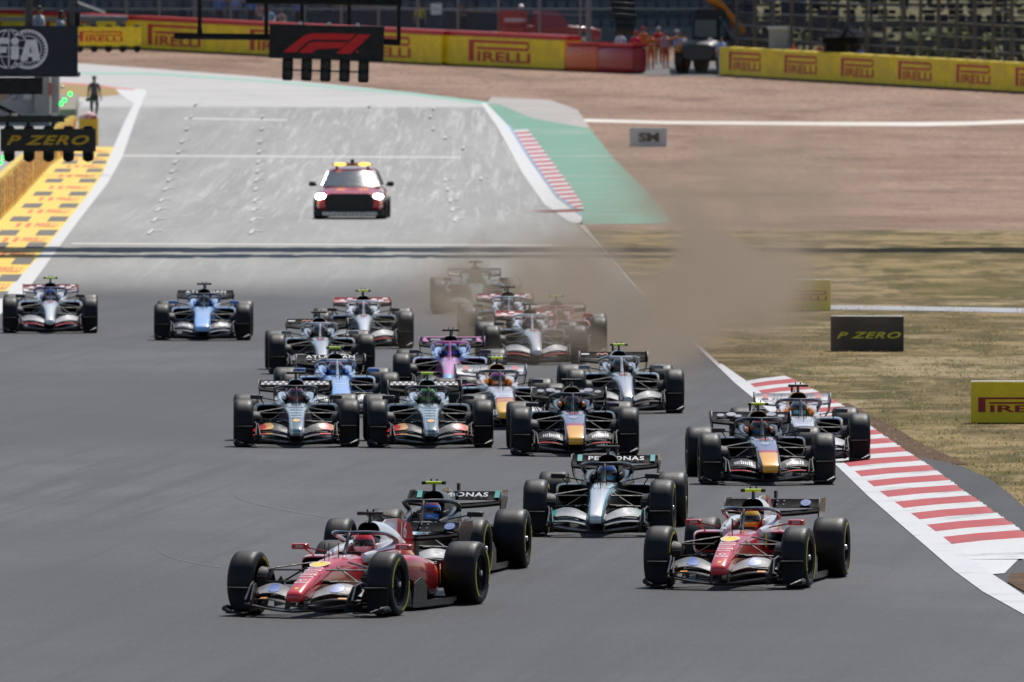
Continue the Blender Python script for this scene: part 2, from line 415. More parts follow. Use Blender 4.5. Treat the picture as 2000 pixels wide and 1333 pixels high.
# painted runoff between the pit wall and the line
YP = painted("yellow_runoff_paint", (.78, .55, .07), (.50, .42, .20), .5, .5)
PL = [(-160, 600), (-60, 500), (0, 432), (60, 368), (100, 324), (150, 288)]
PR = [(0, 600), (77, 500), (133, 432), (182, 368), (206, 330), (222, 288)]
sheet("painted_runoff", PL, PR, YP, 3, 6, 4)
def edge_x(P, y):
    for a, b in zip(P[:-1], P[1:]):
        if b[1] <= y <= a[1]: return a[0] + (b[0] - a[0]) * (a[1] - y) / (a[1] - b[1])
    return P[-1][0]
def para(u0, u1, y0, y1): # quad on the painted runoff, u across from wall to line
    lo = (PL, PR); xa = lambda u, y: edge_x(PL, y) + (edge_x(PR, y) - edge_x(PL, y)) * u
    return [at(xa(u0, y0), y0, .020), at(xa(u1, y0), y0, .020), at(xa(u1, y1), y1, .020), at(xa(u0, y1), y1, .020)]
greyb, redt = MB(), MB()
for y in (304, 318, 334, 354, 379.5, 403, 429, 456, 481, 511.6, 544.6, 578):
    h = 2.6 + (y - 290) * .016
    for u0, u1 in ((.14, .42), (.70, .97)): greyb.add(para(u0, u1, y + h, y - h), [(0, 1, 2, 3)])
t_red = text2d("PIRELLI", 1, 1, .02)
for y in (297, 311, 326, 345, 367.5, 390, 414, 441, 469.5, 498, 528, 561):
    h = 1.8 + (y - 290) * .013
    for u0, u1 in ((.30, .36), (.44, .51)): redt.add(para(u0, u1, y + h, y - h), [(0, 1, 2, 3)])
    q = para(.57, .90, y + h, y - h)
    vs = []
    for (a, b) in t_red[0]:
        s_, t_ = a + .5, b + .5
        vs.append((q[0] * (1 - s_) + q[1] * s_) * (1 - t_) + (q[3] * (1 - s_) + q[2] * s_) * t_)
    redt.add(vs, t_red[1])
kind(greyb.build("runoff_grey_blocks", plain((.13, .12, .11), .8), smooth=0), 'structure')
kind(redt.build("runoff_red_lettering", plain((.68, .15, .06), .7), smooth=0), 'structure')

# far red and white kerb: one block per slice
WK = painted("kerb_white_paint", (.60, .60, .595), (.13, .125, .12), 1.0, .9)
RK = painted("kerb_red_paint", (.42, .022, .03), (.09, .035, .035), 1.0, .9)
KIN = [(1960, 1130), (1941, 1060), (1893, 1093 - 33), (1840, 1050 - 6), (1786, 1006), (1722, 963), (1651, 906), (1578, 843), (1462, 747), (1440, 730)]
KIN = [(2010, 1200), (1938, 1124), (1893, 1093), (1840, 1050), (1786, 1010), (1722, 965), (1651, 908), (1578, 845), (1462, 749), (1440, 730)]
KOUT = [(2000, 1200), (1940, 1131), (1962, 1122), (1985, 1100), (2040, 1083), (1998, 1053), (1940, 1013), (1878, 970), (1818, 925), (1765, 891), (1699, 844), (1640, 800), (1560, 757), (1500, 730)]
kerb = thing("kerb", "red and white striped kerb along the edge of the grass", "kerb"); del kerb['label'], kerb['category']; kind(kerb, 'structure')
def pyD(d): return HZ + CAMZ * FPX / d
def kerb_block(d0, d1, mat, name, inner=None, flat=1.0):
    mb = MB(); nr = max(2, int((d1 - d0) / .22)); prof = []
    for i in range(nr):
        a = d0 + (d1 - d0) * i / nr; b = d0 + (d1 - d0) * (i + 1) / nr
        prof += [(a + .004, .016, .050), (b - .05, .016, .105), (b - .004, .014, .052)]
    vs = []; 
    for (d, zi, zo) in prof:
        zo = .022 + (zo - .022) * (flat if flat == 1 else max(0, min(1, (d - d0) / (d1 - d0))))
        y = pyD(d); xi = edge_x(KIN, y); xo = edge_x(KOUT, y)
        jag = random.uniform(-.02, .02)
        pi, po = at(xi, y), at(xo, y)
        if inner: pi.x = inner(d, pi.x)
        vs += [(pi.x, d, zi), (pi.x * .6 + po.x * .4, d, zi * .5 + zo * .5), (po.x + jag, d, zo), (po.x + jag + .01, d, -.02)]
    fs = []
    for i in range(len(prof) - 1):
        for c in range(3): fs.append((i * 4 + c, i * 4 + c + 1, (i + 1) * 4 + c + 1, (i + 1) * 4 + c))
    mb.add(vs, fs); return mb.build(name, mat, kerb, smooth=0)
for k in range(18):
    c = 199.1 + 4.5 * k
    kerb_block(c - 1.15, c + 1.35, RK, "kerb_block"); kerb_block(c + 1.35, c + 3.35, WK, "kerb_block")
kerb_block(192.6, 197.9, WK, "kerb_block", inner=lambda d, x: x, flat=0)
# far kerb beside the green verge
fk = thing("kerb", "", ""); del fk['label'], fk['category']; kind(fk, 'structure')
FL = [(1137, 418), (1090, 384), (1040, 313), (1003, 256)]; FR = [(1141, 412), (1134, 396), (1070, 308), (1031, 256)]
ys = np.linspace(256, 416, 41)
for i in range(40):
    mb = MB(); a, b = ys[i], ys[i + 1]
    q = [at(edge_x(FL, b), b, .02), at(edge_x(FR, b), b, .06), at(edge_x(FR, a), a, .06), at(edge_x(FL, a), a, .02)]
    mb.add(q, [(0, 1, 2, 3)]); mb.build("kerb_block", RK if i % 2 else WK, fk, smooth=0)

APRON = asphalt("apron_asphalt", (.05, .05, .052))
sheet("asphalt_apron", [(1765, 889), (1818, 925), (1878, 970), (1938, 1013), (1996, 1053), (2034, 1083), (2200, 1200)], [(1850, 905), (1883, 914), (1938, 940), (1975, 968), (1998, 989), (2060, 1040), (2300, 1200)], APRON, 2.5, 5, 5)
sheet("asphalt_apron", [(1880, 1085), (1938, 1126), (1960, 1141), (2000, 1166), (2200, 1300)], [(2060, 1050), (2060, 1080), (2100, 1084), (2200, 1120), (2400, 1220)], APRON, 1.2, 5, 5)
sheet("kerb_end", [(1938, 1124), (1893, 1093), (1850, 1058)], [(1962, 1122), (1992, 1092), (2045, 1060)], WK, 3.4, 6, 4)
SOIL = soil_mat("bare_soil", (.07, .042, .026), (.17, .105, .07))
sheet("bare_soil", [(1640, 790), (1700, 838), (1765, 888), (1800, 905), (1845, 910)], [(1655, 788), (1735, 828), (1800, 868), (1850, 890), (1888, 908)], SOIL, 2, 5, 4)
sheet("bare_soil", [(1968, 1140), (1985, 1150), (2040, 1180)], [(1975, 1122), (2010, 1124), (2080, 1150)], SOIL, 5, 5, 4)
SRV = plain((.36, .37, .39), .85, grime=.2, gscale=.3)
sheet("service_path", [(1500, 604), (1750, 607), (2000, 612), (2200, 616)], [(1500, 596), (1750, 599), (2000, 603), (2200, 606)], SRV, 2, 5, 2)
PALE = plain((.72, .66, .58), .9, grime=.12, gscale=.2)
sheet("pale_track", [(1120, 238), (1300, 243), (1600, 246), (1800, 247), (1900, 245), (2100, 238)], [(1120, 232), (1300, 237), (1600, 239), (1800, 239), (1900, 238), (2100, 231)], PALE, 2, 5, 2)
GT = plain((.26, .175, .125), .95, grime=.3, gscale=.6); GT2 = plain((.44, .33, .25), .95, grime=.2, gscale=.6)
for k, (arc, wd) in enumerate((([(1500, 250), (1580, 295), (1660, 345), (1730, 382), (1850, 392)], 2.2), ([(1555, 250), (1640, 300), (1740, 350), (1900, 378)], 1.6), ([(1620, 395), (1750, 385), (1880, 388), (2050, 380)], 2.4), ([(1700, 205), (1820, 212), (2040, 210)], 2.0), ([(1300, 165), (1450, 180), (1700, 190), (2040, 205)], 1.6), ([(1480, 300), (1560, 340), (1650, 385), (1720, 415)], 2.0), ([(1800, 330), (1900, 322), (2040, 326)], 1.8), ([(1250, 205), (1400, 212), (1560, 208)], 1.6))):
    sm = [tuple(p)[:2] for p in smoothstep_poly([(a, b, 0) for a, b in arc], 12)]
    sheet("gravel_rut", [(a + random.uniform(-1, 1), b + random.uniform(0, wd * .5)) for a, b in sm], [(a + random.uniform(1, 4), b - wd * random.uniform(.3, 1)) for a, b in sm], GT, 2, 1, 1)
# pit side ground behind the painted wall, dry grass wedge and pit exit lane
sheet("pit_apron", [(-700, 560), (-700, 420), (-500, 330), (-300, 286), (-100, 240), (40, 200)], [(-125, 560), (0, 431), (60, 367), (100, 323), (150, 287), (160, 200)], M_CONC, 3, 6, 4)
DRYW = soil_mat("dry_verge", (.34, .25, .11), (.42, .30, .15))
sheet("dry_verge", [(60, 200), (120, 191), (190, 190), (235, 186)], [(60, 160), (120, 164), (190, 168), (226, 174)], DRYW, 4, 4, 3)
sheet("red_kerb_strip", [(120, 165), (190, 169), (226, 175), (262, 177)], [(120, 162), (190, 166), (226, 172), (262, 175)], plain((.55, .16, .14), .7), 5, 4, 1)

# white grid marks and the faint lines across the straight
marks = MB()
def mark(px, py):
    p = at(px, py, .03); s_ = .055
    marks.add([(p.x - s_, p.y - 3.4, p.z), (p.x + s_, p.y - 3.4, p.z), (p.x + s_, p.y + 2.2, p.z + .03), (p.x - s_, p.y + 2.2, p.z + .03)], [(0, 1, 2, 3)])
    marks.add([(p.x - s_, p.y + 1.4, p.z + .01), (p.x + s_ * 5, p.y + 1.4, p.z + .01), (p.x + s_ * 5, p.y + 2.2, p.z + .012), (p.x - s_, p.y + 2.2, p.z + .012)], [(0, 1, 2, 3)])
for y in (205, 229, 253, 278, 298, 318, 336, 353, 371, 393, 411, 431, 455):
    mark(383 - (y - 205) * .352, y)
    if y > 220: mark(514 - (y - 229) * .095, y)
    if 205 < y < 440 and y % 2: mark(835 + (y - 205) * .24 , y)
for p in ((722, 208), (847, 213), (870, 270), (905, 290), (940, 350)): mark(*p)
kind(marks.build("grid_markings", plain((.50, .50, .49), .7), smooth=0), 'structure')
for (y0, x0, x1) in ((305, 240, 900), (477, 140, 1100), (232, 360, 560)):
    sheet("faint_cross_line", [(x0, y0 + 1.2), (x1, y0 + 4.5)], [(x0, y0 - 1.2), (x1, y0 + 2.3)], plain((.60, .58, .55), .8), 3, 10, 1)
# loose pale tyre arcs on the near tarmac
ARC = painted("tyre_scuff", (.110, .109, .113), (.078, .078, .082), 1.0, 3.5)
for arc in ([(446, 962), (470, 977), (520, 990), (580, 1002), (640, 1012)], [(298, 1068), (315, 1082), (350, 1095), (430, 1110)]):
    sm = [tuple(p)[:2] for p in smoothstep_poly([(a, b, 0) for a, b in arc], 8)]
    sheet("tyre_scuff", sm, [(a + 1.0, b + 1.3) for a, b in sm], ARC, 3, 1, 1)

# grass blades: real tufts where the verge is close enough to show them
def blades(n, name, col, hmin, hmax):
    pts = []
    while len(pts) < n:
        px = rng.uniform(1420, 2040, 4000); py = rng.uniform(600, 1150, 4000)
        for a, b in zip(px, py):
            lim = edge_x(KOUT, b) if b > 735 else edge_x(TR, b) + 60
            if a < lim + 12: continue
            if 888 < b < 1200 and a < edge_x([(2300, 1200), (2060, 1040), (1998, 989), (1938, 940), (1883, 914), (1850, 905), (1765, 880)], b) + 6: continue
            pts.append((a, b))
    pts = pts[:n]
    cl = np.array([tuple(at(a, b)) for a, b in pts[: n // 5]])
    base = np.repeat(cl, 5, axis=0) + np.column_stack([rng.normal(0, .10, len(cl) * 5), rng.normal(0, .16, len(cl) * 5), np.zeros(len(cl) * 5)])
    m_ = len(base); h = rng.uniform(hmin, hmax, m_); w = rng.uniform(.005, .012, m_)
    lx = rng.normal(0, .035, m_); ly = rng.normal(0, .035, m_)
    v = np.empty((m_, 3, 3)); v[:, 0] = base + np.column_stack([-w, 0 * w, 0 * w]); v[:, 1] = base + np.column_stack([w, 0 * w, 0 * w]); v[:, 2] = base + np.column_stack([lx, ly, h])
    me = bpy.data.meshes.new(name); me.from_pydata(v.reshape(-1, 3).tolist(), [], np.arange(m_ * 3).reshape(-1, 3).tolist())
    m, nn, ll, b = nmat(name + "_blades"); setp(b, None, .8, spec=.15); b.inputs['Transmission Weight'].default_value = 0
    f = noise(nn, ll, .8, 5, .6); ll.new(ramp(nn, ll, f, [(.36, col[0]), (.5, col[1]), (.64, col[2])]), b.inputs['Base Color'])
    tr = nn.new('ShaderNodeBsdfTranslucent'); mx = nn.new('ShaderNodeMixShader'); mx.inputs[0].default_value = .6
    cr = [k for k in nn if k.type == 'VALTORGB'][0]; ll.new(cr.outputs[0], tr.inputs[0]); ll.new(b.outputs[0], mx.inputs[1]); ll.new(tr.outputs[0], mx.inputs[2]); ll.new(mx.outputs[0], [k for k in nn if k.type == 'OUTPUT_MATERIAL'][0].inputs[0])
    me.materials.append(m); o = bpy.data.objects.new(name, me); COL.objects.link(o); return kind(o, 'stuff')
blades(6000, "grass", ((.15, .16, .05), (.34, .27, .13), (.46, .38, .21)), .02, .06)
# ------------------------------------------------------------------ the racing car, modelled once part by part (front axle at y=0, nose towards -y)
def srr(y, xc, zc, hw, hh, n=3.0, N=24, top=1.0):
    out = []
    for i in range(N):
        t = 2 * math.pi * i / N; c, s_ = math.cos(t), math.sin(t)
        u = math.copysign(abs(c) ** (2 / n), c); w = math.copysign(abs(s_) ** (2 / n), s_)
        k = 1 + (top - 1) * (w * .5 + .5)
        out.append(Vector((xc + u * hw * k, y, zc + w * hh)))
    return out
PARTS = {}
def part(key, mb, slots, smooth=35): PARTS[key] = (mb.mesh(key, len(slots), smooth), slots)

# nose and chassis tub
mb = MB()
secs = [(-1.0, .215, .26, .07), (-.985, .19, .285, .098), (-.93, .18, .315, .112), (-.7, .195, .39, .124), (-.35, .22, .485, .14), (0, .225, .56, .158), (.4, .19, .612, .183), (.8, .14, .635, .215), (1.12, .11, .642, .25), (1.5, .09, .63, .29), (2.0, .08, .60, .30), (2.35, .08, .56, .28)]
def nose_top(y):
    for a, b in zip(secs[:-1], secs[1:]):
        if a[0] <= y <= b[0]:
            t = (y - a[0]) / (b[0] - a[0]); return a[2] + (b[2] - a[2]) * t, a[3] + (b[3] - a[3]) * t
    return secs[-1][2], secs[-1][3]
mb.loft([srr(y, 0, (z0 + z1) / 2, w, (z1 - z0) / 2, 3.4, 28, .86) for y, z0, z1, w in secs])
part("nose", mb, ["nose"])
mb = MB(); wide = [(y, z0, z1, w + .045 * max(0, min(1, (.5 - y) / 1.2))) for y, z0, z1, w in secs]
mb.loft([srr(y, 0, (z0 + z1) / 2, w, (z1 - z0) / 2, 4.6, 28, .92) for y, z0, z1, w in wide]); part("nose_wide", mb, ["nose"])
mb = MB(); slim = [(y, z0, z1, w - .018 * max(0, min(1, (.6 - y) / 1.2))) for y, z0, z1, w in secs]
mb.loft([srr(y, 0, (z0 + z1) / 2, w, (z1 - z0) / 2, 2.6, 28, .80) for y, z0, z1, w in slim]); part("nose_slim", mb, ["nose"])
# cockpit sides and headrest
for s in (-1, 1):
    mb = MB(); mb.loft([srr(y, s * x, (z0 + z1) / 2, w, (z1 - z0) / 2, 2.6, 14) for y, x, w, z0, z1 in ((1.12, .20, .03, .55, .65), (1.3, .235, .05, .52, .675), (1.7, .26, .065, .5, .705), (2.1, .25, .085, .48, .755), (2.35, .2, .09, .45, .77))])
    part(f"cockpit_side{s}", mb, ["tub"])
mb = MB(); mb.loft([srr(y, 0, .755, .13, .055, 2.4, 14) for y in (2.02, 2.06)]); 
for s in (-1, 1): mb.loft([srr(y, s * .175, .70, w_, h_, 2.4, 12) for y, w_, h_ in ((1.72, .018, .03), (1.76, .028, .042), (2.08, .03, .05))])
part("headrest", mb, ["headrest"])
# engine cover with the roll hoop intake
mb = MB()
ec = [(2.05, .70, .968, .145), (2.16, .60, .975, .155), (2.45, .48, .955, .175), (2.8, .38, .88, .185), (3.2, .3, .745, .17), (3.6, .26, .60, .135), (4.0, .25, .47, .085), (4.25, .27, .40, .05)]
rings = [srr(y, 0, (z0 + z1) / 2, w, (z1 - z0) / 2, 2.9, 26, .86) for y, z0, z1, w in ec]
mb.loft(rings, 0, caps=False); mb.add(rings[-1], [tuple(range(26))], 0)
inner = [Vector((p.x * .92, 2.045, .835 + (p.z - .835) * .92)) for p in rings[0]]; deep = [Vector((p.x * .9, 2.22, .835 + (p.z - .835) * .9)) for p in inner]
mb.loft([rings[0], inner], 1, caps=False); mb.loft([inner, deep], 2, caps=False); mb.add(deep, [tuple(range(26))], 2)
part("engine_cover", mb, ["cover", "rim", "hole"])
mb = MB()
fin = [(2.5, .90), (2.75, .975), (3.3, .97), (3.76, .90), (3.95, .66), (4.05, .48), (3.6, .55), (2.9, .80)]
mb.prism(fin, (-.008, 0, 0), (0, 1, 0), (0, 0, 1), .016); part("shark_fin", mb, ["fin"], 20)
# sidepods
for s, nm in ((-1, "sp_l"), (1, "sp_r")):
    mb = MB()
    sp = [(1.44, .215, .605, .37, .605), (1.6, .22, .64, .34, .62), (2.1, .22, .665, .24, .605), (2.7, .18, .62, .14, .54), (3.2, .14, .50, .11, .46), (3.7, .09, .33, .13, .38), (4.05, .04, .19, .18, .33)]
    rg = [srr(y, s * (a + b) / 2, (z0 + z1) / 2, (b - a) / 2, (z1 - z0) / 2, 4.6 if y < 1.7 else 3.2, 22) for y, a, b, z0, z1 in sp]
    mb.loft(rg, 0, caps=False); mb.add(rg[-1], [tuple(range(22))], 0)
    cx, cz = s * .41, .4875
    inn = [Vector((cx + (p.x - cx) * .95, 1.435, cz + (p.z - cz) * .86)) for p in rg[0]]; dp = [Vector((cx + (p.x - cx) * .95, 1.75, cz + (p.z - cz) * .85)) for p in inn]
    mb.loft([rg[0], inn], 1, caps=False); mb.loft([inn, dp], 2, caps=False); mb.add(dp, [tuple(range(22))], 2)
    part(nm, mb, ["pod", "podlip", "hole"])
# floor, floor boards, diffuser, gearbox
mb = MB()
half = [(.0, .72), (.22, .72), (.32, .98), (.55, 1.06), (.74, 1.30), (.79, 1.9), (.79, 2.75), (.66, 3.02), (.50, 3.15), (.48, 3.9), (0, 3.95)]
pl = half + [(-x, y) for x, y in reversed(half[1:-1])]
mb.prism(pl, (0, 0, .045), (1, 0, 0), (0, 1, 0), .022); part("floor", mb, ["carbon"], 20)
for s in (-1, 1):
    mb = MB()
    mb.prism([(.98, .06), (1.48, .06), (1.46, .30), (1.30, .39), (1.05, .33)], (s * .735, 0, 0), (s * .06, 1, 0), (0, 0, 1), .014)
    mb.prism([(1.0, .06), (1.4, .06), (1.36, .24), (1.1, .24)], (s * .60, 0, 0), (s * .05, 1, 0), (0, 0, 1), .012)
    mb.prism([(1.0, .06), (1.35, .06), (1.32, .2), (1.08, .2)], (s * .48, 0, 0), (s * .05, 1, 0), (0, 0, 1), .012)
    mb.prism([(1.5, .067), (2.9, .067), (2.9, .11), (1.6, .12)], (s * .775, 0, 0), (0, 1, 0), (0, 0, 1), .01)
    part(f"floor_board{s}", mb, ["carbon"], 20)
mb = MB()
mb.loft([srr(y, 0, z, w, h, 2.6, 16) for y, z, w, h in ((3.0, .3, .2, .16), (3.6, .33, .15, .12), (4.1, .33, .08, .07), (4.45, .33, .045, .045))])
mb.prism([(3.6, .06), (4.3, .28), (4.3, .30), (3.6, .09)], (-.46, 0, 0), (0, 1, 0), (0, 0, 1), .92)
for x in (-.46, -.2, .2, .46): mb.prism([(3.6, .05), (4.3, .08), (4.3, .30), (3.6, .09)], (x, 0, 0), (0, 1, 0), (0, 0, 1), .01)
part("rear_structure", mb, ["carbon"], 30)
# front wing
def wing_strip(mb, xs, fy, fz, chord, pitch, camber=.02, thick=.012, m=0):
    """aerofoil strip lofted along x"""
    rings = []
    for x in xs:
        c, p_ = chord(x), pitch(x); y0, z0 = fy(x), fz(x); up, dn = [], []
        for i in range(7):
            t = i / 6; cam_ = -4 * camber * t * (1 - t); th = thick * (1.5 * math.sqrt(t + .02) * (1 - t) + .18)
            yy, zz = t * c, cam_
            up.append(Vector((x, y0 + yy * math.cos(p_) - (zz + th) * math.sin(p_), z0 + yy * math.sin(p_) + (zz + th) * math.cos(p_))))
            dn.append(Vector((x, y0 + yy * math.cos(p_) - (zz - th) * math.sin(p_), z0 + yy * math.sin(p_) + (zz - th) * math.cos(p_))))
        rings.append(up + dn[::-1])
    mb.loft(rings, m)
lin = lambda a, b, n: [a + (b - a) * i / n for i in range(n + 1)]
mb = MB()
wing_strip(mb, lin(-.64, .64, 24), lambda x: -1.06 + .30 * (abs(x) / .64) ** 1.6, lambda x: .085 + .075 * (abs(x) / .64) ** 1.5, lambda x: .26 - .06 * abs(x), lambda x: .06, .015, .014)
for x in (-.1, .1): mb.prism([(-1.0, .10), (-.80, .11), (-.78, .26), (-.93, .22)], (x - .006, 0, 0), (0, 1, 0), (0, 0, 1), .012)
part("fw_main", mb, ["carbon"])
for s, nm in ((-1, "fl_l"), (1, "fl_r")):
    mb = MB()
    xs = [s * x for x in (lin(.11, .625, 12))]
    if s < 0: xs = xs[::-1]
    bumpf = lambda x: math.sin(math.pi * min(1, max(0, (abs(x) - .05) / .62)))
    wing_strip(mb, xs, lambda x: -.86 + .28 * (abs(x) / .64) ** 1.6, lambda x: .135 + .055 * bumpf(x) + .035 * (abs(x) / .64) ** 2, lambda x: .16, lambda x: .22, .015, .010, 0)
    wing_strip(mb, xs, lambda x: -.715 + .26 * (abs(x) / .64) ** 1.6, lambda x: .185 + .075 * bumpf(x) + .03 * (abs(x) / .64) ** 2, lambda x: .13 + .10 * bumpf(x), lambda x: .46, .012, .010, 1)
    mb.box((s * .54, -.58, .255), (.012, .12, .05), 2)
    part(nm, mb, ["flap2", "flap1", "carbon"])
    mb = MB()                                           # end plate, foot plate with rolled edge, dive plane, outwash panel
    outl = [(-.86, .07), (-.36, .07), (-.36, .30), (-.44, .37), (-.60, .355), (-.80, .20)]
    mb.prism(outl, (s * .635, 0, 0), (s * .12, 1, 0), (0, 0, 1), .014 * s)
    mb.prism([(.62, -.80), (.84, -.70), (.90, -.60), (.90, -.32), (.70, -.32)], (0, 0, .055), (s, 0, 0), (0, 1, 0), .014)
    mb.tube([(s * .80, -.74, .065), (s * .90, -.62, .095), (s * .915, -.45, .10), (s * .91, -.32, .075)], [.012, .032, .034, .02], 8, 0)
    mb.prism([(.66, -.62), (.90, -.52), (.91, -.40), (.67, -.40)], (0, 0, .325), (s, 0, 0), (0, 1, 0), .010)
    mb.prism([(.67, .075), (.905, .075), (.905, .32), (.67, .33)], (0, -.395, 0), (s, .02, 0), (0, 0, 1), .012)
    mb.tube([(s * .61, -.80, .20), (s * .60, -.62, .355), (s * .625, -.44, .385), (s * .66, -.36, .36)], .011, 6, 1)
    part("ep" + nm[2:], mb, ["arm", "epedge"], 25)
# halo
mb = MB()
hp = []
for s in (-1, 1):
    side = [(.0, 1.28, .868), (.10, 1.31, .872), (.215, 1.44, .868), (.29, 1.68, .848), (.312, 1.95, .80), (.29, 2.16, .735), (.25, 2.26, .70)]
    mb.tube(smoothstep_poly([(s * x, y, z) for x, y, z in side], 4), .026, 8, 0, 1.25)
mb.tube(smoothstep_poly([(0, 1.30, .868), (0, 1.22, .83), (0, 1.13, .73), (0, 1.03, .635)], 4), [.028] * 3 + [.02] * 8 + [.026] * 2, 8, 0)
part("halo", mb, ["halo"])
# mirrors
for s, nm in ((-1, "mi_l"), (1, "mi_r")):
    mb = MB()
    mb.loft([srr(1.32, s * .60, .715, .085, .027, 7, 16), srr(1.335, s * .60, .715, .094, .033, 7, 16), srr(1.40, s * .60, .715, .098, .034, 7, 16)], 0)
    mb.box((s * .60, 1.404, .715), (.17, .006, .056), 1)
    mb.tube([(s * .51, 1.37, .70), (s * .28, 1.38, .655)], .009, 6, 2); mb.tube([(s * .55, 1.37, .69), (s * .48, 1.55, .60)], .008, 6, 2)
    part(nm, mb, ["mirror", "glass", "stalk"])
# camera T on the roll hoop
mb = MB()
mb.loft([srr(2.1 + .02 * i, 0, z, w, .006, 2, 8) for i, z, w in ((0, .955, .03), (0, 1.04, .018))][:0] or [[Vector((math.cos(t) * w, 2.12 + math.sin(t) * w * 2.2, z)) for t in lin(0, 2 * math.pi * 9 / 10, 9)] for z, w in ((.95, .034), (.985, .022), (1.05, .020))], 1)
mb.tube([(-.095, 2.10, 1.062), (.095, 2.10, 1.062)], .021, 10, 0); 
for s in (-1, 1):
    mb.tube([(s * .095, 2.10, 1.062), (s * .145, 2.10, 1.062)], .022, 10, 1)
    mb.tube([(s * .035, 2.12, 1.07), (s * .035, 2.12, 1.108)], .010, 6, 1)
part("camera_pod", mb, ["tcam", "carbon"])
# rear wing
mb = MB()
wing_strip(mb, lin(-.555, .555, 20), lambda x: 3.86, lambda x: .715 + .045 * (abs(x) / .555) ** 1.5, lambda x: .24, lambda x: .16, .03, .014)
part("rw_main", mb, ["rwmain"])
mb = MB()
wing_strip(mb, lin(-.555, .555, 8), lambda x: 4.10, lambda x: .795, lambda x: .17, lambda x: .62, .012, .009)
part("rw_flap", mb, ["rwflap"])
RWO, RWA, RWU = Vector((0, 4.100 - .018, .800)), Vector((1, 0, 0)), Vector((0, math.cos(.62), math.sin(.62)))
for s, nm in ((-1, "re_l"), (1, "re_r")):
    mb = MB()
    rg = []
    for z, xo, y0, y1 in ((.30, .36, 4.08, 4.20), (.42, .42, 4.03, 4.20), (.54, .49, 3.98, 4.22), (.64, .545, 3.88, 4.28), (.80, .568, 3.78, 4.36), (.915, .568, 3.88, 4.38)):
        rg.append([Vector((s * xo, y0, z)), Vector((s * xo, y1, z)), Vector((s * (xo - .014), y1, z)), Vector((s * (xo - .014), y0, z))])
    mb.loft(rg); part(nm, mb, ["rwend"], 50)
mb = MB(); mb.prism([(3.95, .34), (4.12, .34), (4.10, .72), (3.98, .73)], (-.012, 0, 0), (0, 1, 0), (0, 0, 1), .024); mb.box((0, 4.18, .95), (.03, .12, .09)); part("rw_pylon", mb, ["carbon"])
# suspension arms
ARMS = [((.15, -.22, .515), (.665, .0, .505)), ((.20, .56, .57), (.665, .03, .505)), ((.17, .18, .535), (.645, 0, .235)), ((.12, -.20, .255), (.665, -.02, .205)), ((.17, .55, .21), (.665, .03, .205)), ((.14, -.30, .40), (.655, -.10, .37)),
        ((.12, 3.05, .46), (.575, 3.38, .49)), ((.09, 3.75, .44), (.575, 3.42, .49)), ((.20, 3.0, .17), (.575, 3.38, .21)), ((.08, 3.8, .20), (.575, 3.42, .21)), ((.10, 3.3, .46), (.565, 3.4, .24))]
for i, (a, b) in enumerate(ARMS):
    for s in (-1, 1):
        mb = MB(); A, B = Vector((a[0] * s, a[1], a[2])), Vector((b[0] * s, b[1], b[2]))
        d = (B - A).normalized(); n_ = Vector((0, 1, 0)); n_ = (n_ - d * n_.dot(d)).normalized(); q = d.cross(n_)
        rr = []
        for p in (A, B): rr.append([p + n_ * (math.cos(t) * .030) + q * (math.sin(t) * .0105) for t in lin(0, 2 * math.pi * 9 / 10, 9)])
        mb.loft(rr); part(f"arm{i}{s}", mb, ["arm"])
for s in (-1, 1):
    mb = MB(); mb.tube([(s * .13, -.30, .375), (s * .29, -.30, .375)], .017, 8, 0); mb.tube([(s * .22, -.33, .375), (s * .29, -.27, .375)], .02, 8, 0); part(f"nosecam{s}", mb, ["arm"])
    mb = MB(); mb.lathe([(s * .52, .10), (s * .545, .17), (s * .66, .19), (s * .67, .12)], 20, 'x', (0, 0, .355)); mb.box((s * .60, -.16, .33), (.11, .10, .22)); part(f"duct{s}", mb, ["arm"])
    mb = MB(); mb.lathe([(s * .46, .10), (s * .49, .17), (s * .57, .19), (s * .58, .12)], 20, 'x', (0, 3.4, .355)); mb.box((s * .53, 3.22, .36), (.10, .12, .30)); part(f"ductr{s}", mb, ["carbon"])
# pitot tubes and steering wheel
mb = MB()
for x, y, h in ((0, .25, .20), (.055, .62, .16), (-.055, .62, .16)): mb.tube([(x, y, nose_top(y)[0] - .01), (x, y, nose_top(y)[0] + h)], .0055, 5)
part("antenna", mb, ["carbon"])
mb = MB(); mb.box((0, 1.28, .60), (.26, .03, .13)); part("steering_wheel", mb, ["carbon"])
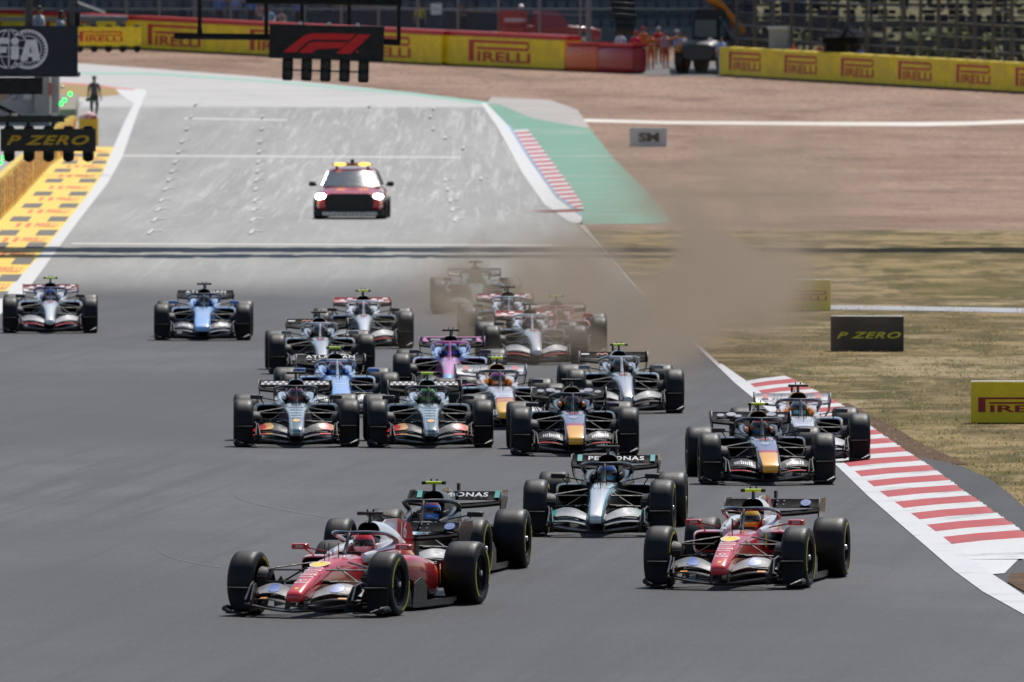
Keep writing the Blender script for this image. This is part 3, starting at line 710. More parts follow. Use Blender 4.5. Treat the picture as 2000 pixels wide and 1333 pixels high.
# wheels
def wheel_parts(nm, w):
    h = w / 2
    tyre = MB(); tyre.lathe(caps=False, n=56, axis='x', prof=[(-h + .03, .228), (-h + .008, .25), (-h, .285), (-h + .004, .318), (-h + .022, .342), (-h + .055, .3545), (-h * .4, .3575), (h * .4, .3575), (h - .055, .3545), (h - .022, .342), (h - .004, .318), (h, .285), (h - .008, .25), (h - .03, .228)])
    part(nm + "tyre", tyre, ["rubber"], 60)
    rim = MB(); rim.lathe([(h - .03, .232), (h - .012, .225), (h - .02, .205), (h - .05, .19), (h - .065, .10), (h - .04, .06), (h - .03, .045), (h - .03, .001)], 40, 'x')
    rim.lathe([(-h + .03, .232), (-h + .02, .22), (-h + .07, .19), (-h + .09, .05), (-h + .09, .001)], 32, 'x')
    for k in range(10):
        t = 2 * math.pi * k / 10; rim.box((h - .052, math.cos(t) * .145, math.sin(t) * .145), (.012, .018, .09), 0, Matrix.Rotation(t + math.pi / 2, 3, 'X'))
    rim.lathe([(h - .04, .034), (h - .01, .03), (h - .006, .012), (h - .006, .001)], 12, 'x', m=1)
    rim.lathe([(h - .018, .224), (h - .010, .230), (h - .016, .234)], 40, 'x', m=2)
    part(nm + "rim", rim, ["rim_black", "nut", "rim_edge"])
    for sx in (1, -1):
        mk = MB()
        for a0 in (.3, .3 + math.pi):
            vs, fs = ring2d(.268, .302, 16, (0, 0), a0, a0 + 1.55)
            mk.add([Vector((sx * (h + .0022 - (abs(math.hypot(a, b) - .285)) * .10), a, b)) for a, b in vs], fs)
        part(f"{nm}mark{sx}", mk, ["yel"], 0)
wheel_parts("f", .305); wheel_parts("r", .385)

# printed shapes that lie on the car
def on_nose(vf, yc, mb, m=0, lift=.004):
    """lay a flat shape (x across, y up the nose) on the top of the nose"""
    vs = []
    for a, b in vf[0]:
        y = yc + b; z, w = nose_top(y); e = abs(a) / (w * .86); vs.append((a, y, z + lift - .06 * max(0, e - .62) ** 1.5))
    mb.add(vs, vf[1], m)
mb = MB(); on_nose(disc2d(.098, 28, (0, 0), 1.45), .06, mb, 0, .0045); part("oval_red", mb, ["sp_y"], 0)
mb = MB(); on_nose(ring2d(.100, .112, 28), .06, mb, 0, .0045); mb.v = [(v[0], .06 + (v[1] - .06) * 1.45, v[2]) for v in mb.v]; mb.v = [(v[0], v[1], nose_top(v[1])[0] + .0045) for v in mb.v]; part("oval_ring", mb, ["sp_w"], 0)
def rows(ys, widths, heights, seed):
    r = random.Random(seed); mb = MB()
    for y, w, h in zip(ys, widths, heights):
        x = -w / 2
        while x < w / 2:
            q = r.uniform(.010, .022); k = r.choice((0, 1, 2))
            on_nose(poly2d([(x, -h / 2), (x + .006, -h / 2), (x + .006, h / 2), (x, h / 2)]), y, mb)
            if k != 1: on_nose(poly2d([(x, h * .22), (x + q * .75, h * .22), (x + q * .75, h * .5), (x, h * .5)]), y, mb)
            if k != 2: on_nose(poly2d([(x, -h * .5), (x + q * .75, -h * .5), (x + q * .75, -h * .24), (x, -h * .24)]), y, mb)
            x += q
    return mb
part("rows_a", rows([-.14, -.23, -.32, -.41, -.49], [.17, .18, .15, .17, .15], [.035, .05, .04, .05, .035], 3), ["sp_w"], 0)
mb = rows([-.70], [.15], [.04], 5); on_nose(ring2d(.028, .040, 18), -.62, mb); part("rows_b", mb, ["sp_w"], 0)
mb = MB(); on_nose(poly2d([(-.02, -.03), (.02, -.03), (.022, .03), (-.022, .03)]), -.88, mb); part("shield", mb, ["sp_y"], 0)
part("rows_c", rows([.45, .25, .05, -.15, -.30, -.45], [.22, .2, .19, .17, .16, .15], [.05, .05, .045, .06, .05, .04], 9), ["sp_w"], 0)
mb = MB(); on_nose(disc2d(.06, 18, (0, 0), 1.2), -.62, mb); part("nose_disc", mb, ["sp_o"], 0)
mb = MB(); on_nose(poly2d([(-.07, -.1), (.02, -.12), (.075, .02), (.05, .11), (-.05, .12), (-.085, .03)]), .05, mb); part("bull_patch", mb, ["sp_b"], 0)
mb = MB(); on_nose(poly2d([(-.10, -.05), (-.03, -.07), (.05, -.05), (.10, .02), (.04, .055), (-.05, .05)]), .42, mb); part("nose_emblem_red", mb, ["sp_r"], 0)
# flap prints
def flap_print(shape, s, m=0):
    pass
_bump = lambda x: math.sin(math.pi * min(1, max(0, (abs(x) - .05) / .62)))
def flap_pt(x, t, which, lift):
    if which == 1: y0 = -.715 + .26 * (abs(x) / .64) ** 1.6; z0 = .185 + .075 * _bump(x) + .03 * (abs(x) / .64) ** 2; c = .13 + .10 * _bump(x); p = .46; cb = .012
    else: y0 = -.86 + .28 * (abs(x) / .64) ** 1.6; z0 = .135 + .055 * _bump(x) + .035 * (abs(x) / .64) ** 2; c = .16; p = .22; cb = .015
    zz = -4 * cb * t * (1 - t) + .010 * (1.5 * math.sqrt(max(t, 0) + .02) * (1 - t) + .18) + lift
    return Vector((x, y0 + t * c * math.cos(p) - zz * math.sin(p), z0 + t * c * math.sin(p) + zz * math.cos(p)))
def flap_print(mb, vf, xc, tc, which, m=0, lift=.005):
    mb.add([flap_pt(xc + a, min(1, max(0, tc + b)), which, lift) for a, b in vf[0]], vf[1], m)
def grid_poly(inside, x0, x1, nx, t0, t1, nt):
    """small quads wherever inside(x,t): a shape that can follow a curved flap"""
    vs, fs = [], []
    for i in range(nx):
        for j in range(nt):
            xa, xb = x0 + (x1 - x0) * i / nx, x0 + (x1 - x0) * (i + 1) / nx; ta, tb = t0 + (t1 - t0) * j / nt, t0 + (t1 - t0) * (j + 1) / nt
            if inside((xa + xb) / 2, (ta + tb) / 2): o = len(vs); vs += [(xa, ta), (xb, ta), (xb, tb), (xa, tb)]; fs.append((o, o + 1, o + 2, o + 3))
    return vs, fs
for s, nm in ((-1, "l"), (1, "r")):
    mb = MB(); flap_print(mb, grid_poly(lambda x, t: (x / .075) ** 2 + (t / .42) ** 2 < 1, -.08, .08, 16, -.42, .42, 12), s * .36, .5, 1); part("fp_oval_" + nm, mb, ["sp_b"], 0)
    mb = MB()
    for wh, tc in ((1, .5), (0, .5)):
        flap_print(mb, grid_poly(lambda x, t: (x / .10) ** 2 + (t / .5) ** 2 < 1, -.1, .1, 20, -.46, .46, 10), s * .50 - .055, tc, wh, 0, .005)
        flap_print(mb, grid_poly(lambda x, t: (x / .10) ** 2 + (t / .5) ** 2 < 1 and ((x + .11) / .10) ** 2 + (t / .5) ** 2 >= 1, -.1, .1, 20, -.46, .46, 10), s * .50 + .055, tc, wh, 1, .005)
    part("fp_discs_" + nm, mb, ["sp_r", "sp_o"], 0)
    mb = MB(); r_ = random.Random(4)
    for k in range(9): x = s * .36 + (k - 4) * .028; flap_print(mb, grid_poly(lambda a, t: True, 0, r_.uniform(.012, .022), 2, -.28, r_.uniform(.1, .28), 4), x, .5, 1)
    part("fp_letters_" + nm, mb, ["sp_w"], 0)
    mb = MB(); flap_print(mb, grid_poly(lambda a, t: True, -.045, .045, 6, -.48, .48, 6), s * .57, .5, 1); flap_print(mb, grid_poly(lambda a, t: True, -.045, .045, 6, -.48, .48, 6), s * .57, .5, 0); part("fp_tip_" + nm, mb, ["sp_t"], 0)
    mb = MB(); flap_print(mb, grid_poly(lambda a, t: True, -.17, .17, 10, -.35, .1, 4), s * .42, .5, 0); part("fp_strip_" + nm, mb, ["sp_r"], 0)
    mb = MB(); flap_print(mb, grid_poly(lambda a, t: True, -.045, .045, 4, -.25, .25, 3), s * .45, .5, 0)
    part("fp_orange_" + nm, mb, ["sp_o"], 0)
    mb = MB(); mb.flat(text2d("ZYN", .085, .034, .02), (s * .60, 1.3175, .715), (1, 0, 0), (0, 0, 1)); part("mirror_letters_" + nm, mb, ["sp_w"], 0)
RWN = RWA.cross(RWU)
def rw_print(key, items, slots):
    mb = MB()
    for vf, x, v, m in items: mb.flat(vf, RWO + RWA * x + RWU * v + RWN * .009, RWA, RWU, m)
    part(key, mb, slots, 0)
EW = RWO
rw_print("rw_petronas", [(text2d("PETRONAS", .72, .085, .02, 0, 1.1), 0, .09, 0)] + [(poly2d([(-.03, -.06), (.03, -.06), (.03, .075), (-.03, .075)]), x, .09, 1) for x in (-.47, .47)], ["sp_w", "sp_t"])
rw_print("rw_atlassian", [(text2d("ATLASSIAN", .80, .075, .02, 0, 1.15), 0, .105, 0), (text2d("ATLASSIAN", .80, .02, .02, 0, 1.15), 0, .03, 0)], ["sp_w"])
rw_print("rw_hp", [(disc2d(.062, 22), .36, .085, 0), (text2d("hp", .07, .07, .0, .25), .36, .085, 1), ] + [(poly2d([(-.008, -.008), (.008, -.008), (.008, .008), (-.008, .008)]), x, v, 2) for x in (.02, .10) for v in (.05, .12)], ["sp_b", "sp_w", "sp_b"])
rw_print("rw_check", [(poly2d([(-.021, -.02), (.021, -.02), (.021, .02), (-.021, .02)]), -.50 + .045 * i, .065 + .045 * j, (i + j) % 2) for i in range(23) for j in range(2) if abs(i - 11) > 2], ["sp_w", "sp_n"])
rw_print("rw_blobs", [(disc2d(r_, 14, (0, 0), .6), x, v, 0) for x, v, r_ in ((-.42, .08, .055), (-.27, .10, .07), (-.17, .06, .05), (.2, .07, .05), (.3, .1, .07), (.44, .06, .05))], ["sp_b"])
rw_print("rw_disc", [(ring2d(.028, .052, 20), x, .085, 0) for x in (-.39, .39)] + [(disc2d(.02, 12), x, .085, 0) for x in (-.39, .39)] + [(poly2d([(0, 0), (.02, 0), (.02, h_), (0, h_)]), x, .05, 1) for x, h_ in ((-.27, .07), (-.22, .05), (-.17, .07), (.18, .06), (.22, .07), (.27, .04))] + [(poly2d([(0, 0), (.2, 0), (.2, .015), (0, .015)]), x, .105, 1) for x in (-.3, .14)], ["sp_r", "sp_n"])
rw_print("rw_white_strokes", [(poly2d([(0, 0), (.10, .0), (.12, .04), (.03, .05)]), x, v, 0) for x, v in ((-.45, .03), (-.30, .08), (-.2, .03), (.17, .06), (.30, .03), (.38, .09))] + [(poly2d([(-.5, 0), (.5, 0), (.5, .012), (-.5, .012)]), 0, .01, 0)], ["sp_w"])
rw_print("rw_red_arc", [(ring2d(.03, .05, 14, (0, 0), 0, math.pi), x, .07, 0) for x in (-.22, -.13, .14)] + [(poly2d([(-.1, 0), (.03, 0), (.03, .03), (-.1, .03)]), -.42, .08, 1)], ["sp_r", "sp_w"])
rw_print("rw_edges", [(poly2d([(-.5, 0), (.5, 0), (.5, .02), (-.5, .02)]), 0, .145, 0)] + [(poly2d([(0, 0), (.10, 0), (.05, .10), (0, .10)]), x, .03, 0) for x in (-.5, .42)] + [(poly2d([(0, 0), (.18, 0), (.18, .05), (.02, .05)]), x, .06, 1) for x in (-.38, .16)], ["sp_p", "sp_b"])
for tx in ("16", "44"):
    mb = MB()
    q = text2d(tx, .25, .19, .035, .1)
    mb.flat(q, (.0115, 3.46, .835), (0, 1, 0), (0, 0, 1)); mb.flat(q, (-.0115, 3.46, .835), (0, -1, 0), (0, 0, 1)); part("num" + tx, mb, ["sp_w"], 0)
for s, nm in ((-1, "l"), (1, "r")):                       # yellow patch on the flank of the sidepod
    mb = MB(); mb.prism([(-.13, -.10), (.10, -.10), (.12, .08), (-.05, .12), (-.14, .06)], (s * .575, 2.95, .36), (-s * .32 * .9, .93, 0), (0, -.0, 1), .004 * s); part("pod_patch_" + nm, mb, ["sp_y"], 0)

for s, nm in ((-1, "l"), (1, "r")):
    mb = MB(); mb.flat(text2d("RICHARD MILLE", .34, .034, .02), (s * .2395, .96, .505), (.109, s, 0) if s > 0 else (.109, -1, 0), (0, 0, 1)); part("flank_letters_" + nm, mb, ["sp_w"], 0)
    mb = MB(); mb.prism([(-.045, -.07), (.0, -.10), (.045, -.07), (.045, .08), (-.045, .08)], (s * .263, 1.23, .52), (.11, s, 0) if s > 0 else (.11, -1, 0), (0, 0, 1), .003); part("flank_shield_" + nm, mb, ["sp_y"], 0)
# driver: torso and arms as one skinned surface, helmet with visor
def skin_body(verts, edges, radii, levels=1, root=0):
    me = bpy.data.meshes.new("b"); me.from_pydata(verts, edges, []); ob = bpy.data.objects.new("b", me); COL.objects.link(ob)
    md = ob.modifiers.new("s", 'SKIN'); md.use_smooth_shade = True
    for i, v in enumerate(me.skin_vertices[0].data): v.radius = (radii[i], radii[i]) if not isinstance(radii[i], tuple) else radii[i]; v.use_root = (i == root)
    sb = ob.modifiers.new("u", 'SUBSURF'); sb.levels = levels; sb.render_levels = levels
    dg = bpy.context.evaluated_depsgraph_get(); out = bpy.data.meshes.new_from_object(ob.evaluated_get(dg))
    bpy.data.objects.remove(ob); bpy.data.meshes.remove(me); return out
V = [(0, 1.62, .22), (0, 1.78, .36), (0, 1.88, .52), (0, 1.90, .60), (0, 1.88, .66)]
E = [(0, 1), (1, 2), (2, 3), (3, 4)]; RD = [.14, .145, .15, .10, .065]
for s in (-1, 1):
    o = len(V); V += [(s * .15, 1.86, .55), (s * .17, 1.68, .44), (s * .14, 1.42, .55), (s * .12, 1.32, .60)]; E += [(2, o), (o, o + 1), (o + 1, o + 2), (o + 2, o + 3)]; RD += [.075, .058, .045, .034]
    for k in range(5):
        V.append((s * (.10 - .012 * k) + (s * .03 if k == 4 else 0), 1.275, .625 - .016 * k + (.05 if k == 4 else 0))); E.append((o + 3, len(V) - 1)); RD.append(.011)
    V += [(s * .11, 1.35, .26), (s * .12, .95, .38), (s * .12, .55, .28)]; j = len(V) - 3; E += [(0, j), (j, j + 1), (j + 1, j + 2)]; RD += [.085, .065, .05]
DRIVER = skin_body(V, E, RD); DRIVER.materials.clear(); DRIVER.materials.append(None)
for p in DRIVER.polygons: p.material_index = 0
HC = Vector((0, 1.85, .735))
def helm_pt(th, ph, k=1.0): # ph: azimuth from -y, th: latitude
    x = math.sin(ph) * math.cos(th) * .123; y = -math.cos(ph) * math.cos(th) * (.148 if abs(ph) < math.pi / 2 else .142); z = math.sin(th) * .135
    if th < -.1: y -= .022 * math.cos(ph) * (1 if abs(ph) < 1.4 else 0) * min(1, (-th - .1) * 2)
    return HC + Vector((x, y, z)) * k
mb = MB(); nl, na = 14, 28
for i in range(nl):
    t0, t1 = -1.15 + 2.72 * i / nl, -1.15 + 2.72 * (i + 1) / nl
    for j in range(na):
        a0, a1 = -math.pi + 2 * math.pi * j / na, -math.pi + 2 * math.pi * (j + 1) / na
        m_ = 0 if t0 > .55 else (1 if t0 > -.25 else 2)
        if m_ == 0 and (j % 7) in (0,): m_ = 1
        mb.add([helm_pt(t0, a0), helm_pt(t0, a1), helm_pt(t1, a1), helm_pt(t1, a0)], [(0, 1, 2, 3)], m_)
_hm = mb.mesh("helmet", 3, 0); bm = bmesh.new(); bm.from_mesh(_hm); bmesh.ops.remove_doubles(bm, verts=bm.verts, dist=.0004); bmesh.ops.recalc_face_normals(bm, faces=bm.faces); bm.to_mesh(_hm); bm.free()
for p in _hm.polygons: p.use_smooth = True
mb = MB()
for i in range(4):
    for j in range(12):
        t0, t1 = -.20 + .56 * i / 4, -.20 + .56 * (i + 1) / 4; a0, a1 = -1.25 + 2.5 * j / 12, -1.25 + 2.5 * (j + 1) / 12
        mb.add([helm_pt(t0, a0, 1.02), helm_pt(t0, a1, 1.02), helm_pt(t1, a1, 1.02), helm_pt(t1, a0, 1.02)], [(0, 1, 2, 3)])
_vm = mb.mesh("visor", 1, 0)
for p in _vm.polygons: p.use_smooth = True
M_VISOR = plain((.02, .02, .028), .07, .3, .8)

TREE = [("nose", "nose", None), ("cockpit_side", "cockpit_side-1", None), ("cockpit_side", "cockpit_side1", None), ("headrest", "headrest", None), ("engine_cover", "engine_cover", None), ("shark_fin", "shark_fin", None), ("sidepod", "sp_l", None), ("sidepod", "sp_r", None),
        ("floor", "floor", None), ("floor_board", "floor_board-1", "floor"), ("floor_board", "floor_board1", "floor"), ("rear_structure", "rear_structure", None), ("front_wing", "fw_main", None), ("flap", "fl_l", "front_wing"), ("flap", "fl_r", "front_wing"), ("end_plate", "ep_l", "front_wing"), ("end_plate", "ep_r", "front_wing"),
        ("halo", "halo", None), ("mirror", "mi_l", None), ("mirror", "mi_r", None), ("camera_pod", "camera_pod", None), ("rear_wing", "rw_main", None), ("flap", "rw_flap", "rear_wing"), ("end_plate", "re_l", "rear_wing"), ("end_plate", "re_r", "rear_wing"), ("pylon", "rw_pylon", "rear_wing"),
        ("antenna", "antenna", None), ("steering_wheel", "steering_wheel", None)]
TREE += [("suspension_arm", f"arm{i}{s}", None) for i in range(len(ARMS)) for s in (-1, 1)] + [("nose_camera", f"nosecam{s}", "nose") for s in (-1, 1)] + [("brake_duct", f"duct{s}", None) for s in (-1, 1)] + [("brake_duct", f"ductr{s}", None) for s in (-1, 1)]
BASE = dict(carbon=M_CARBON, hole=M_HOLE, glass=M_GLASS, stalk=M_CARBON, arm=M_CARBON_M, rubber=M_RUBBER, rim_black=plain((.005, .005, .0055), .6, 0, 0, .1, 6, .12), nut=M_ALU, epedge=plain((.16, .16, .17), .3, .4), rim_edge=plain((.09, .09, .09), .4, .6), yel=M_YELTYRE, rim=M_CARBON, headrest=M_CARBON_M,
            sp_w=M_WHITE, sp_y=M_GOLD, sp_r=M_RED, sp_b=plain((.16, .24, .55), .5), sp_o=plain((.75, .30, .04), .5), sp_n=M_NAVY, sp_t=plain((.03, .42, .40), .4), sp_p=plain((.55, .08, .40), .5), podlip=M_CARBON)
CARS = []
def race_car(label, px, py, yaw, liv, prints, driver, steer=0.0):
    p = at(px, py); root = thing("racing_car", label, "racing car", (p.x, p.y, 0.0), -R(yaw), "open wheel racing cars on the track")
    mats = dict(BASE); mats.update(liv); made = {}
    for nm, key, par in TREE:
        me, sl = PARTS[liv.get('nose_key', 'nose') if key == 'nose' else key]; o = mesh_obj(nm, me, [mats[k] for k in sl], made.get(par, root)); made.setdefault(nm, o) if nm not in ("flap", "end_plate") else None
    for key, par in prints:
        me, sl = PARTS[key]; mesh_obj("lettering" if ("rw_" in key or "num" in key or "rows" in key or "letters" in key) else "emblem", me, [mats[k] for k in sl], made[par])
    for nm, s, y in (("f", -1, 0), ("f", 1, 0), ("r", -1, 3.4), ("r", 1, 3.4)):
        w = .305 if nm == "f" else .385
        me, sl = PARTS[nm + "rim"]
        st = R(steer) if nm == "f" else 0
        wh = mesh_obj("wheel", me, [mats[k] for k in sl], root, (s * (.95 - w / 2), y, .3575), (0, 0, (0 if s > 0 else math.pi) - st))
        a = random.uniform(0, 6.28)
        me, sl = PARTS[nm + "tyre"]; mesh_obj("tyre", me, [mats[k] for k in sl], wh)
        for sx in (1, -1): me, sl = PARTS[f"{nm}mark{sx}"]; mesh_obj("tyre_marking", me, [mats[k] for k in sl], wh, (0, 0, 0), (a, 0, 0))
    lab, hel, suit = driver
    d = thing("person", lab, "person", root.location, -R(yaw), "drivers sitting in the racing cars")
    mesh_obj("body", DRIVER, [suit], d); h = mesh_obj("helmet", _hm, hel, d); mesh_obj("visor", _vm, [M_VISOR], h)
    return root

def P3(c, rough=.25, metal=0): return paint(c, rough, metal) if max(c) > .12 else plain(c, .38, metal, .25, .15, 9.0, .4)
c_wing = plain((.006, .006, .007), .6, 0, 0, .1, 9.0, .05)
def PF(c): return plain(c, .5, 0, 0, .12, 9.0, .22)
RED, RDK = (.68, .022, .026), (.25, .006, .012)
W8, SIL = (.74, .74, .76), (.42, .43, .45)
NV, ORG, GOLDC = (.008, .010, .026), (.78, .30, .02), (.80, .42, .03)
K1 = (.010, .010, .012)
c_red = P3(RED); c_white = P3(W8); c_sil = P3(SIL, .3, .5); c_blk = plain((.007, .007, .008), .4, 0, .25, .2, 9.0, .35); c_navy = P3(NV, .25); c_org = P3(ORG, .3)
SB = dict(tcam=M_CARBON); SY = dict(tcam=M_TCAM)
SCARLET = dict(nose=banded(1, [(.72, RED), (1.1, (.60, .34, .36)), (5, RED)], absx=[(.125, .03, RED)]), tub=c_white, headrest=plain((.5, .5, .52), .6), cover=banded(2, [(.70, RED), (5, W8)], lo=0, hi=1.2), rim=c_blk, pod=c_red, podlip=c_red, fin=banded(1, [(3.2, W8), (5, RED)], lo=2, hi=5), halo=banded(1, [(1.9, (.012, .012, .014)), (5, (.10, .012, .015))]), mirror=c_red, flap1=PF((.30, .305, .31)), flap2=c_blk, rwflap=c_wing, rwmain=c_wing, rwend=P3((.05, .04, .035)), stalk=c_red)  # pale upper nose band: white paint with pink glare put into the colour
SCARLET_P = [("oval_red", "nose"), ("oval_ring", "nose"), ("rows_a", "nose"), ("rows_b", "nose"), ("shield", "nose"), ("rw_hp", "rear_wing"), ("fp_oval_l", "front_wing"), ("fp_oval_r", "front_wing"), ("fp_orange_l", "front_wing"), ("fp_orange_r", "front_wing"), ("mirror_letters_l", "mirror"), ("mirror_letters_r", "mirror"), ("flank_letters_l", "nose"), ("flank_letters_r", "nose"), ("flank_shield_l", "nose"), ("flank_shield_r", "nose"), ("pod_patch_l", "sidepod"), ("pod_patch_r", "sidepod")]
TEALC = (.02, .36, .34)
ARROW = dict(nose=banded(1, [(5, (.66, .67, .69))], absx=[(.098, .030, TEALC), (.112, .030, (.03, .03, .034))], metal=.25), tub=c_blk, cover=c_blk, rim=c_blk, pod=c_blk, fin=banded(1, [(3.3, K1), (5, (.6, .65, .66))], lo=2, hi=5), halo=c_blk, mirror=c_blk, flap1=PF((.36, .37, .38)), flap2=PF((.20, .21, .22)), rwflap=c_wing, rwmain=c_wing, rwend=c_blk)
ARROW_P = [("rw_petronas", "rear_wing"), ("fp_tip_l", "front_wing"), ("fp_tip_r", "front_wing")]
BULL = dict(headrest=P3((.72, .20, .03)), nose_key='nose_wide', nose=banded(1, [(-.46, (.95, .43, .02)), (-.36, (.45, .02, .05)), (.3, (.20, .22, .33)), (.55, (.40, .40, .48)), (5, (.014, .017, .045))], absx=[(.15, .045, NV)]), tub=c_navy, cover=c_navy, rim=plain((.70, .42, .10), .4), pod=c_navy, fin=c_navy, halo=P3((.02, .022, .03)), mirror=c_navy, flap1=PF((.03, .031, .038)), flap2=PF((.014, .014, .018)), rwflap=plain((.012,.014,.022),.6,0,0,.1,9.0,.06), rwmain=c_wing, rwend=P3((.03, .035, .05)), sp_b=plain((.20, .23, .34), .5))
BULL_P = [("rw_blobs", "rear_wing"), ("fp_letters_l", "front_wing"), ("fp_letters_r", "front_wing"), ("bull_patch", "nose"), ("nose_emblem_red", "nose"), ("fp_strip_l", "front_wing"), ("fp_strip_r", "front_wing")]
WBULL = dict(nose_key='nose_wide', nose=banded(1, [(-.55, (.92, .52, .04)), (-.35, (.78, .30, .03)), (-.25, (.60, .04, .06)), (5, (.80, .80, .84))], absx=[(.19, .05, (.55, .56, .64))]), tub=banded(1, [(1.5, W8), (1.85, ORG), (5, W8)]), headrest=c_org, cover=P3((.78, .32, .02)), rim=c_org, pod=P3((.10, .12, .24)), podlip=P3((.42, .44, .52)), fin=c_white, halo=P3((.06, .065, .08)), mirror=P3((.03, .03, .05)), flap1=PF((.62, .62, .64)), flap2=PF((.30, .30, .33)), rwflap=P3((.50, .51, .54)), rwmain=P3((.42, .43, .46)), rwend=P3((.05, .05, .06)), sp_r=plain((.62, .03, .04), .5))
WBULL_P = [("rw_disc", "rear_wing"), ("rows_c", "nose")]
WBLIV = dict(WBULL, sp_w=plain((.25, .28, .40), .5))
CHROME = dict(nose=banded(1, [(5, (.20, .285, .295))], absx=[(.085, .030, (.62, .66, .68))], rough=.18, metal=.55), tub=P3((.55, .58, .60), .2, .4), headrest=c_white, cover=P3((.40, .44, .45), .2, .5), rim=P3((.55, .57, .58), .2, .5), pod=c_blk, podlip=P3((.42, .44, .45), .3, .5), fin=P3((.3, .33, .34)), halo=c_blk, mirror=P3((.02, .03, .03)), flap1=PF((.05, .055, .06)), flap2=PF((.13, .14, .145)), rwflap=c_wing, rwmain=c_wing, rwend=c_blk, sp_r=plain((.60, .03, .03), .4), sp_o=plain((.72, .40, .12), .4))
CHROME_P = [("rw_check", "rear_wing"), ("rows_c", "nose"), ("nose_disc", "nose"), ("fp_discs_l", "front_wing"), ("fp_discs_r", "front_wing")]
CH2 = dict(CHROME, sp_o=plain((.70, .38, .16), .4))
GREY = dict(nose=banded(1, [(5, (.56, .56, .57))], absx=[(.105, .040, (.12, .12, .125))], metal=.3), tub=P3((.26, .265, .275), .3, .4), headrest=plain((.5, .5, .5), .6), cover=P3((.20, .20, .21), .3, .4), rim=P3((.50, .50, .51), .3, .4), pod=P3((.16, .165, .175), .3, .3), podlip=P3((.40, .40, .41), .3, .4), fin=P3((.1, .1, .1)), halo=banded(1, [(1.34, (.60, .60, .61)), (5, (.10, .10, .105))]), mirror=P3((.25, .25, .26)), flap1=PF((.30, .30, .31)), flap2=PF((.05, .05, .05)), rwflap=c_wing, rwmain=c_wing, rwend=P3((.05, .05, .05)))
GREY_P = [("rw_red_arc", "rear_wing"), ("nose_emblem_red", "nose")]
AZURE = dict(nose_key='nose_wide', nose=banded(1, [(5, (.30, .52, .92))], absx=[(.17, .05, (.08, .20, .56))]), tub=P3((.36, .50, .78)), headrest=P3((.40, .52, .75)), cover=P3((.05, .13, .40)), rim=P3((.05, .06, .09)), pod=P3((.06, .15, .44)), podlip=P3((.36, .48, .72)), fin=P3((.05, .13, .40)), halo=banded(1, [(1.32, (.55, .57, .60)), (5, (.02, .025, .04))]), mirror=P3((.10, .22, .50)), flap1=PF((.14, .15, .17)), flap2=PF((.25, .26, .28)), rwflap=plain((.012,.014,.022),.6,0,0,.1,9.0,.06), rwmain=c_wing, rwend=P3((.04, .045, .06)), sp_o=plain((.72, .35, .28), .5))
AZURE_P = [("rw_atlassian", "rear_wing"), ("rows_c", "nose"), ("fp_letters_l", "front_wing"), ("fp_letters_r", "front_wing")]
PINK = dict(nose_key='nose_slim', nose=banded(1, [(-.72, (.28, .55, .85)), (5, (.80, .30, .58))]), tub=P3((.30, .50, .80)), headrest=P3((.35, .5, .75)), cover=P3((.07, .10, .20)), rim=c_blk, pod=P3((.16, .34, .62)), podlip=P3((.72, .18, .42)), fin=P3((.05, .12, .35)), halo=P3((.62, .14, .38)), mirror=P3((.06, .05, .07)), flap1=PF((.04, .04, .05)), flap2=PF((.3, .12, .24)), rwflap=plain((.02,.014,.035),.6,0,0,.1,9.0,.06), rwmain=c_wing, rwend=P3((.10, .02, .09)), sp_b=plain((.10, .10, .22), .5))
PINK_P = [("rw_edges", "rear_wing")]
WRED = dict(nose_key='nose_slim', nose=banded(1, [(5, (.78, .78, .79))], absx=[(.12, .045, (.70, .70, .71)), (.205, .045, (.05, .05, .055))]), tub=c_white, headrest=plain((.4, .4, .42), .6), cover=P3((.45, .45, .46)), rim=c_blk, pod=P3((.06, .06, .065)), podlip=c_white, fin=P3((.45, .02, .03)), halo=P3((.68, .68, .69)), mirror=P3((.03, .03, .03)), flap1=PF((.42, .42, .43)), flap2=PF((.22, .03, .035)), rwflap=P3((.45, .018, .025)), rwmain=c_wing, rwend=P3((.05, .05, .055)))
WRED_P = [("rw_white_strokes", "rear_wing"), ("nose_emblem_red", "nose"), ("fp_strip_l", "front_wing"), ("fp_strip_r", "front_wing")]
WBLU = dict(WRED, halo=P3((.03, .04, .12)), cover=P3((.4, .42, .5)), rwflap=P3((.30, .015, .04)), rwmain=P3((.40, .40, .45)), flap1=PF((.40, .40, .42)), flap2=PF((.34, .05, .08)), pod=P3((.12, .13, .2)))
CRIM = dict(SCARLET, nose=P3((.48, .07, .08)), tub=P3((.50, .20, .22)), cover=P3((.40, .03, .04)), halo=P3((.5, .10, .12)), rwflap=P3((.10, .03, .03)), flap1=c_sil)
MINT = dict(nose=banded(1, [(5, (.22, .52, .45))], absx=[(.13, .045, (.02, .16, .13))]), tub=P3((.20, .50, .42)), headrest=plain((.3, .5, .45), .6), cover=P3((.012, .13, .10)), rim=P3((.05, .2, .16)), pod=P3((.012, .13, .10)), podlip=P3((.05, .2, .16)), fin=P3((.012, .13, .10)), halo=P3((.03, .05, .045)), mirror=P3((.02, .12, .10)), flap1=PF((.28, .32, .30)), flap2=PF((.04, .12, .10)), rwflap=P3((.08, .13, .13)), rwmain=P3((.05, .06, .06)), rwend=P3((.03, .05, .05)))

